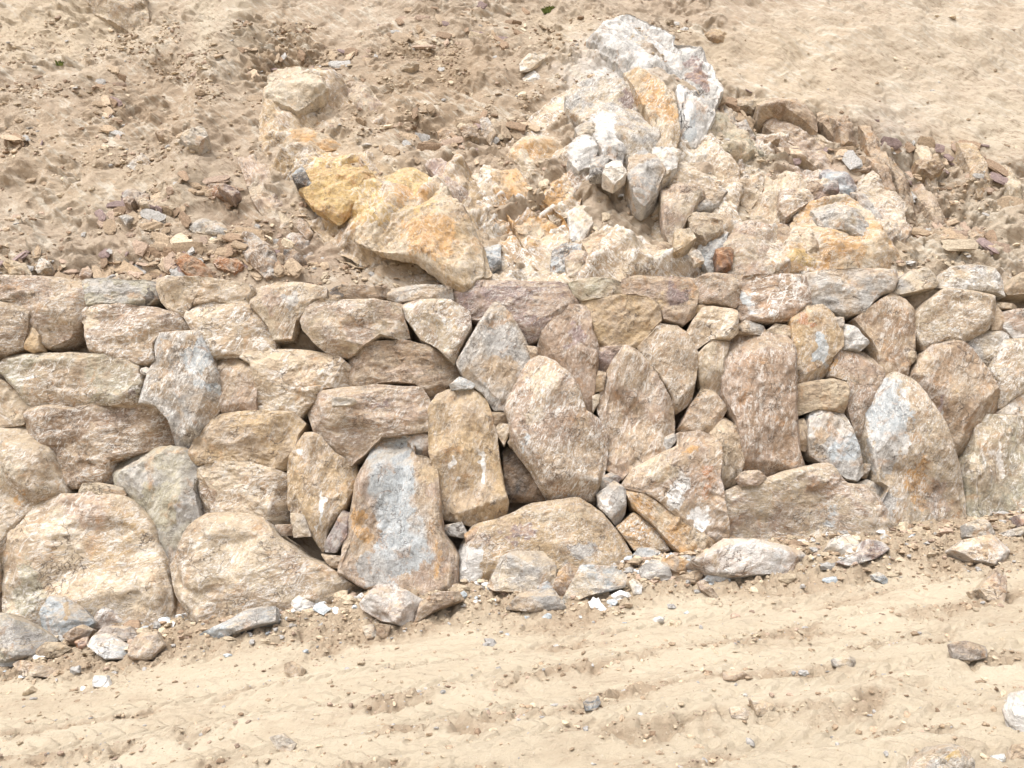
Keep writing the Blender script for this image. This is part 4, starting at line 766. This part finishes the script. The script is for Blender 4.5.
("white chalky stone above the left part of the capping course", 'white/cream', .3, 20, .4, -.03, "J4 150,640 230,618 252,670 190,695", ""),
("dim grey rock patch in the left slope above the small rubble", 'grey/tan', .3, 50, .25, .0, "J4 615,175 690,120 745,190 650,200", ""),
("small purplish triangular stone above the left part of the capping course", 'purple/rose', .2, 0, .5, -.04, "J4 385,700 420,655 445,690 430,710", ""),
("tan rib running down from the right tip of the sandy overhang", 'tan/brown', .3, -55, .40, -.02, "J2 585,105 628,112 730,300 705,318 640,230", ""),
("brown rib below the one at the right tip of the sandy overhang", 'brown/tan', .3, -55, .40, -.02, "J2 640,240 672,245 760,420 735,425 665,320", ""),
("grey layered strip between the dark grey angular stone and the striped rock", 'grey/brown', .3, -50, .35, -.02, "J2 575,395 625,410 715,540 680,545 610,470", ""),
("broad slanting pinkish layer under the left piece of the sandy overhang", 'rose/tan', .3, -30, .30, -.02, "J2 285,235 360,225 480,270 560,330 530,350 420,300 320,270", ""),
("dark layered lens of rock above the grey-cream weathered slab", 'brown/purple', .3, -20, .40, -.03, "J2 380,370 450,365 500,420 440,440 395,410", ""),
("pale rib at the upper left of the striped rock near the right edge", 'cream/tan', .3, -55, .40, -.02, "I 690,325 722,330 810,470 785,482", ""),
("ochre rib in the middle of the striped rock near the right edge", 'ochre/tan', .3, -55, .40, -.02, "I 835,355 868,365 940,480 910,488", ""),
("pale rib nearest the right edge of the slope", 'cream/sand', .3, -60, .40, -.02, "I 925,395 955,400 1015,525 985,530", ""),
("long brown rib low in the striped rock right of the orange slab", 'brown/tan', .3, -55, .35, -.02, "I 640,395 668,400 765,560 735,570", ""),
("tan rib ending above the cream pointed cap slab", 'tan/rose', .3, -55, .35, -.02, "I 725,480 758,485 840,600 808,612", ""),
("knobbly brown lump between the ribs of the striped rock", 'brown/ochre', .2, 0, .5, -.03, "I 745,415 790,400 815,430 790,450 755,440", ""),
]
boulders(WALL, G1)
def ground_rocks():
    for (label, cols, scuff, ps, sp) in FRONT + LOOSE:
        poly = parse(ps); b, s = cols.split('/')
        bx = np.clip(poly[:, 0].mean(), 0, 1024); by = poly[:, 1].max()
        # depth where the foot of the stone meets the ground
        ds = np.linspace(2.6, 8.3, 900); X = (bx - 512) / F * ds; Z = (384 - by) / F * ds
        g = ground_h(X, ds); k = np.argmax(g >= Z) if (g >= Z).any() else len(ds) - 1
        if by > 768: k = int(np.argmin(abs(ds - 3.15)))
        d = ds[k]
        w_, h_ = np.ptp(poly[:, 0]), np.ptp(poly[:, 1]); sz = math.sqrt(w_ * h_) / F * d
        T = sz * .45
        poly = poly.copy(); poly[:, 1] = np.where(poly[:, 1] > by - .3 * h_, poly[:, 1] + .10 * h_ + 1, poly[:, 1])
        lean = .45
        nrm = np.array([0, -1, lean]); nrm /= np.linalg.norm(nrm); e2 = np.array([0, lean, 1.]); e2 /= np.linalg.norm(e2)
        P0 = np.array([X[k], d + T * .4, Z[k]])
        n = 40 if sz > .3 else (24 if sz > .12 else 14)
        rock('stone', 'stone', label, G2, poly, P0, E1, e2, nrm, T, n, COL[b], COL[s], scuff, 15, .6, parse_spots(sp), pad=.002, facet_n=8)
ground_rocks()
from mathutils.bvhtree import BVHTree
def slope_rocks():
    """the largest pieces first; each further rock is bedded on whatever already lies there"""
    items = []
    for row in OUT:
        poly = parse(row[6]); W = hill_px(poly[:, 0], poly[:, 1])
        items.append((math.sqrt(np.ptp(W[:, 0]) * np.linalg.norm(np.ptp(W[:, 1:], axis=0))), poly, W, row))
    items.sort(key=lambda q: -q[0]); trees = []
    for sz, poly, W, (label, cols, scuff, strata, tf, sink, ps, sp) in items:
        b, s = cols.split('/'); mass = label.startswith('broad dusty bedrock')
        c = W.mean(0); S = np.concatenate([c[None], c + (W - c) * .6]); hs = hill_disp(S)
        for q in range(len(S)):
            o = Vector(S[q] + HN * 3)
            for t in trees:
                hit = t.ray_cast(o, Vector(-HN))
                if hit[0] is not None: hs[q] = max(hs[q], 3 - hit[3])
        dsp = float(np.percentile(hs, 58 if sz > .5 else 60))
        T = sz * tf * (.75 if sz > .8 else 1.0)
        if mass: T = .10; sink = .13; dsp = float(hs.mean()) + .10
        P0 = np.array([0, YT, ZT]) + HN * (dsp + .01 - max(sink, -.04) - .25 * T * (sz > .3))
        n = 150 if mass else 110 if sz > 1.6 else 80 if sz > 1.0 else (48 if sz > .5 else (38 if sz > .22 else 26))
        ob = rock('rock_outcrop', 'rock outcrop', label, G3, poly, P0, E1, HS, HN, T, n, COL[b], COL[s], scuff, strata, .45, parse_spots(sp), back=1.2, facet_n=14, rough=2.6 if mass else 1.6, jag=.06, tmax=.8, grow=1.06)
        if sz > .35:
            me = ob.data; v = np.empty(len(me.vertices) * 3, np.float32); me.vertices.foreach_get('co', v); v = v.reshape(-1, 3) + np.array(ob.location)
            f = np.empty(len(me.polygons) * 4, np.int32); me.loops.foreach_get('vertex_index', f)
            trees.append(BVHTree.FromPolygons(v.tolist(), f.reshape(-1, 4).tolist()))
slope_rocks()
# ------------------------------------------------------------ weeds
def weed(label, px, py, w_, n, seed):
    rs = np.random.RandomState(seed); P = hill_px(px, py); P = P + HN * (float(hill_disp(P[None])[0]) - .01)
    V, Fc = [], []
    for i in range(n):
        a = rs.uniform(0, 2 * math.pi); r = w_ * .5 * math.sqrt(rs.rand()); b = np.array([r * math.cos(a), r * .5 * math.sin(a), 0])
        h = w_ * rs.uniform(.25, .7); out = np.array([math.cos(a), math.sin(a), 0]) * h * rs.uniform(.2, .8); sd = np.array([-math.sin(a), math.cos(a), 0]) * .006
        sd = sd * rs.uniform(.8, 2.2); k = len(V)
        V += [b - sd * .4, b + sd * .4, b + out * .55 + sd + np.array([0, 0, h * .7]), b + out * .55 - sd + np.array([0, 0, h * .7]), b + out + np.array([0, 0, h * .8]) , b + out * 1.02 + np.array([0, 0, h * .8])]
        Fc += [[k, k + 1, k + 2, k + 3], [k + 3, k + 2, k + 5, k + 4]]
    m = bpy.data.materials.new('leaf'); m.use_nodes = True; t = m.node_tree; bs = t.nodes['Principled BSDF']
    nn = N(t, 'ShaderNodeTexNoise'); nn.inputs['Scale'].default_value = 25; rp = N(t, 'ShaderNodeValToRGB'); rp.color_ramp.elements[0].color = (.05, .09, .02, 1); rp.color_ramp.elements[1].color = (.20, .24, .06, 1)
    rp.color_ramp.elements[0].position = .35; rp.color_ramp.elements[1].position = .65
    tcn = N(t, 'ShaderNodeTexCoord'); t.links.new(tcn.outputs['Object'], nn.inputs[0]); t.links.new(nn.outputs[0], rp.inputs[0]); t.links.new(rp.outputs[0], bs.inputs['Base Color']); bs.inputs['Roughness'].default_value = .7
    ob = make_mesh('weed', V, Fc, m, None, tuple(P)); ob['label'] = label; ob['category'] = 'weed'
weed("small green tuft of weed at the top edge of the slope", 549, 11, .19, 420, 1)
weed("tiny sparse green sprout in the upper left of the slope", 60, 67, .13, 70, 2)
# ------------------------------------------------------------ gravel and rubble (uncountable)
def pebbles(name, label, pts, nrm, size, mat, seed, cols_):
    """angular chips: 12-vertex crystals, half sunk"""
    rs = np.random.RandomState(seed); n = len(pts)
    base, Fq = cubesphere(2); nv = len(base)
    S = rs.uniform(.55, 1.3, (n, 1, 3)) * np.array([1.15, .9, .55]) * size[:, None, None]
    B = base[None] * (1 + rs.uniform(-.32, .32, (n, nv, 1))) * S
    a = rs.uniform(0, 2 * math.pi, n); ca, sa = np.cos(a)[:, None], np.sin(a)[:, None]
    til = rs.uniform(-.6, .6, n)[:, None]; x = B[..., 0] * ca - B[..., 1] * sa; y = B[..., 0] * sa + B[..., 1] * ca; z = B[..., 2]
    y, z = y * np.cos(til) - z * np.sin(til), y * np.sin(til) + z * np.cos(til)
    n3 = nrm / np.linalg.norm(nrm); t1 = E1; t2 = np.cross(n3, t1)
    V = x[..., None] * t1 + y[..., None] * t2 + z[..., None] * n3 + pts[:, None] + n3 * (size * .12)[:, None, None]
    FF = (Fq[None] + (np.arange(n) * nv)[:, None, None]).reshape(-1, 4)
    ci = rs.randint(0, len(cols_), n); C = np.array([COL[c] for c in cols_])[ci] * rs.uniform(.75, 1.15, (n, 1))
    cc = np.concatenate([np.repeat(C, nv, 0), np.ones((n * nv, 1))], 1)
    ob = make_mesh(name, V.reshape(-1, 3), FF, mat, cc)
    ob.data.polygons.foreach_set('use_smooth', np.zeros(len(ob.data.polygons), bool))
    ob['kind'] = 'stuff'; ob['label'] = label
def chip_mat():
    m = bpy.data.materials.new('chips'); m.use_nodes = True; t = m.node_tree; b = t.nodes['Principled BSDF']
    at = N(t, 'ShaderNodeAttribute', attribute_name='stain'); no = N(t, 'ShaderNodeTexNoise'); no.inputs['Scale'].default_value = 45; no.inputs['Detail'].default_value = 6
    tcn = N(t, 'ShaderNodeTexCoord'); t.links.new(tcn.outputs['Object'], no.inputs[0])
    mr = N(t, 'ShaderNodeMapRange'); mr.inputs[1].default_value = .3; mr.inputs[2].default_value = .7; mr.inputs[3].default_value = .65; mr.inputs[4].default_value = 1.25; t.links.new(no.outputs[0], mr.inputs[0])
    mx = N(t, 'ShaderNodeVectorMath', operation='SCALE'); t.links.new(at.outputs['Color'], mx.inputs[0]); t.links.new(mr.outputs[0], mx.inputs['Scale']); t.links.new(mx.outputs[0], b.inputs['Base Color'])
    b.inputs['Roughness'].default_value = .92; b.inputs['Specular IOR Level'].default_value = .2; return m
CM = chip_mat()
def scatter_ground():
    rs = np.random.RandomState(4); x = rs.uniform(-6.5, 6.5, 90000); y = rs.uniform(3.0, 8.2, 90000)
    m = rough_mask(x, y); keep = rs.rand(len(x)) < (.06 + .6 * m * np.where(y > 6.6, .6, .8))
    x, y = x[keep], y[keep]; s = .006 + .020 * rs.rand(len(x)) ** 4; near = sstep(6.9, 7.7, y); s = s * (1 + 2.6 * near * rs.rand(len(x)) ** 3)
    p = np.stack([x, y, ground_full(x, y)], 1)
    pebbles('gravel', 'loose gravel and soil crumbs on the track and the bank', p, np.array([0, 0, 1.]), s, CM, 5, ['soil', 'tan', 'tan', 'sand', 'brown', 'sand', 'soil', 'cream', 'rose', 'grey', 'sand', 'tan'])
scatter_ground()
def scatter_foot():
    rs = np.random.RandomState(14); x = rs.uniform(-6.3, 6.3, 2600); y = 8.05 - rs.exponential(.28, 2600)
    g = fbm(np.stack([x * 1.2, y * .5, 0 * x], 1), 15, 4); dens = np.interp(x, [-6, -4, -1, .5, 2, 3, 6], [.9, .8, .45, .8, .7, .25, .45])
    k = (y > 6.3) & (rs.rand(2600) < dens * 1.3 * sstep(-.35, .15, g)); x, y = x[k], y[k]
    p = np.stack([x, y, ground_full(x, y)], 1)
    pebbles('rubble', 'angular stone chips heaped along the foot of the wall', p, np.array([0, 0, 1.]), .022 + .055 * rs.rand(len(x)) ** 2.5, CM, 15, ['tan', 'cream', 'rose', 'grey', 'white', 'bluegrey', 'tan', 'sand', 'cream'])
scatter_foot()
def scatter_hill():
    rs = np.random.RandomState(6); n = 90000; x = rs.uniform(-9, 9, n); t = rs.uniform(.02, 6.8, n)
    P = np.stack([x, YT + t * HS[1], ZT + t * HS[2]], 1); px, py = project(P)
    p3 = np.stack([x, t, 0 * x], 1); m = sstep(.02, .40, fbm(p3 * 1.3, 91, 5, .6)); ly = np.interp(px, LEDGE[:, 0], LEDGE[:, 1])
    clean = ((px > 690) & (py < ly + 4)); k = rs.rand(n) < np.where(clean, .012, .04 + .5 * m + .35 * (t < .5))
    x, t, P = x[k], t[k], P[k]; s = .007 + .035 * rs.rand(len(x)) ** 4
    P = P + HN * hill_disp(P)[:, None] * sstep(0, .35, t)[:, None]
    big = rs.rand(len(x)) < .09; cl = ['soil', 'tan', 'tan', 'sand', 'cream', 'brown', 'rose', 'tan', 'cream', 'sand']
    pebbles('rubble', 'crumbled stone chips strewn over the cut slope', P[~big], HN * .5 + np.array([0, 0, .5]), s[~big], CM, 7, cl)
    pebbles('rubble', 'splintered rock shards sticking out of the cut slope', P[big], HN * .8 + np.array([.35, 0, .4]), .022 + .05 * rs.rand(big.sum()) ** 3, CM, 8, ['tan', 'brown', 'cream', 'rose', 'grey', 'tan', 'soil', 'cream'])
scatter_hill()
def scatter_splinters():
    """slaty splinters bristling out of the broken bands of the slope"""
    rs = np.random.RandomState(31); pts, sz = [], []
    for (hx, hy, rx, ry, n) in ((185, 262, 50, 14, 70), (270, 262, 30, 20, 60), (215, 190, 22, 10, 22), (110, 105, 16, 34, 34), (150, 215, 40, 20, 40), (470, 30, 80, 16, 70), (490, 140, 40, 14, 30), (280, 55, 40, 28, 30), (20, 145, 24, 5, 20), (55, 262, 50, 12, 40),
                                (740, 110, 26, 12, 26), (800, 150, 50, 16, 50), (880, 190, 30, 40, 60), (950, 230, 50, 26, 60), (960, 165, 50, 22, 50), (610, 165, 30, 16, 24), (650, 215, 26, 18, 20), (130, 270, 90, 8, 40), (345, 60, 30, 10, 20), (420, 150, 50, 30, 26)):
        px = hx + rs.randn(n) * rx * .6; py = np.minimum(hy + rs.randn(n) * ry * .6, 276); P = hill_px(px, py)
        pts.append(P + HN * hill_disp(P)[:, None]); sz.append(.022 + .065 * rs.rand(n) ** 2)
    P = np.concatenate(pts); s = np.concatenate(sz); n = len(P); base, Fq = cubesphere(3); nv = len(base)
    k = (np.abs(base) ** 4).sum(1) ** -.25; base = base * k[:, None]
    V = base[None] * (1 + rs.uniform(-.22, .22, (n, nv, 1))) * rs.uniform(.7, 1.3, (n, 1, 3)) * np.array([1.9, .95, .30]) * s[:, None, None]
    ang = R(-38) + rs.randn(n) * .5; tip = R(18) + rs.randn(n) * .35
    x, y, z = V[..., 0], V[..., 1], V[..., 2]; c, d_ = np.cos(tip)[:, None], np.sin(tip)[:, None]; y, z = y * c - z * d_, y * d_ + z * c
    c, d_ = np.cos(ang)[:, None], np.sin(ang)[:, None]; x, y = x * c - y * d_, x * d_ + y * c
    e = np.array([0, 1., 0]) * .75 + HS * .25; e /= np.linalg.norm(e); up = np.cross(E1, e)
    W = x[..., None] * E1 + y[..., None] * HS + z[..., None] * HN + P[:, None] + HN * (s * .25)[:, None, None]
    FF = (Fq[None] + (np.arange(n) * nv)[:, None, None]).reshape(-1, 4)
    cl = ['brown', 'tan', 'soil', 'cream', 'rose', 'brown', 'purple', 'tan', 'grey', 'soil']; C = np.array([COL[q] for q in cl])[rs.randint(0, len(cl), n)] * rs.uniform(.75, 1.15, (n, 1))
    ob = make_mesh('rubble', W.reshape(-1, 3), FF, CM, np.concatenate([np.repeat(C, nv, 0), np.ones((n * nv, 1))], 1))
    ob.data.polygons.foreach_set('use_smooth', np.zeros(len(ob.data.polygons), bool)); ob['kind'] = 'stuff'; ob['label'] = 'brown slaty splinters bristling out of the slope'
scatter_splinters()
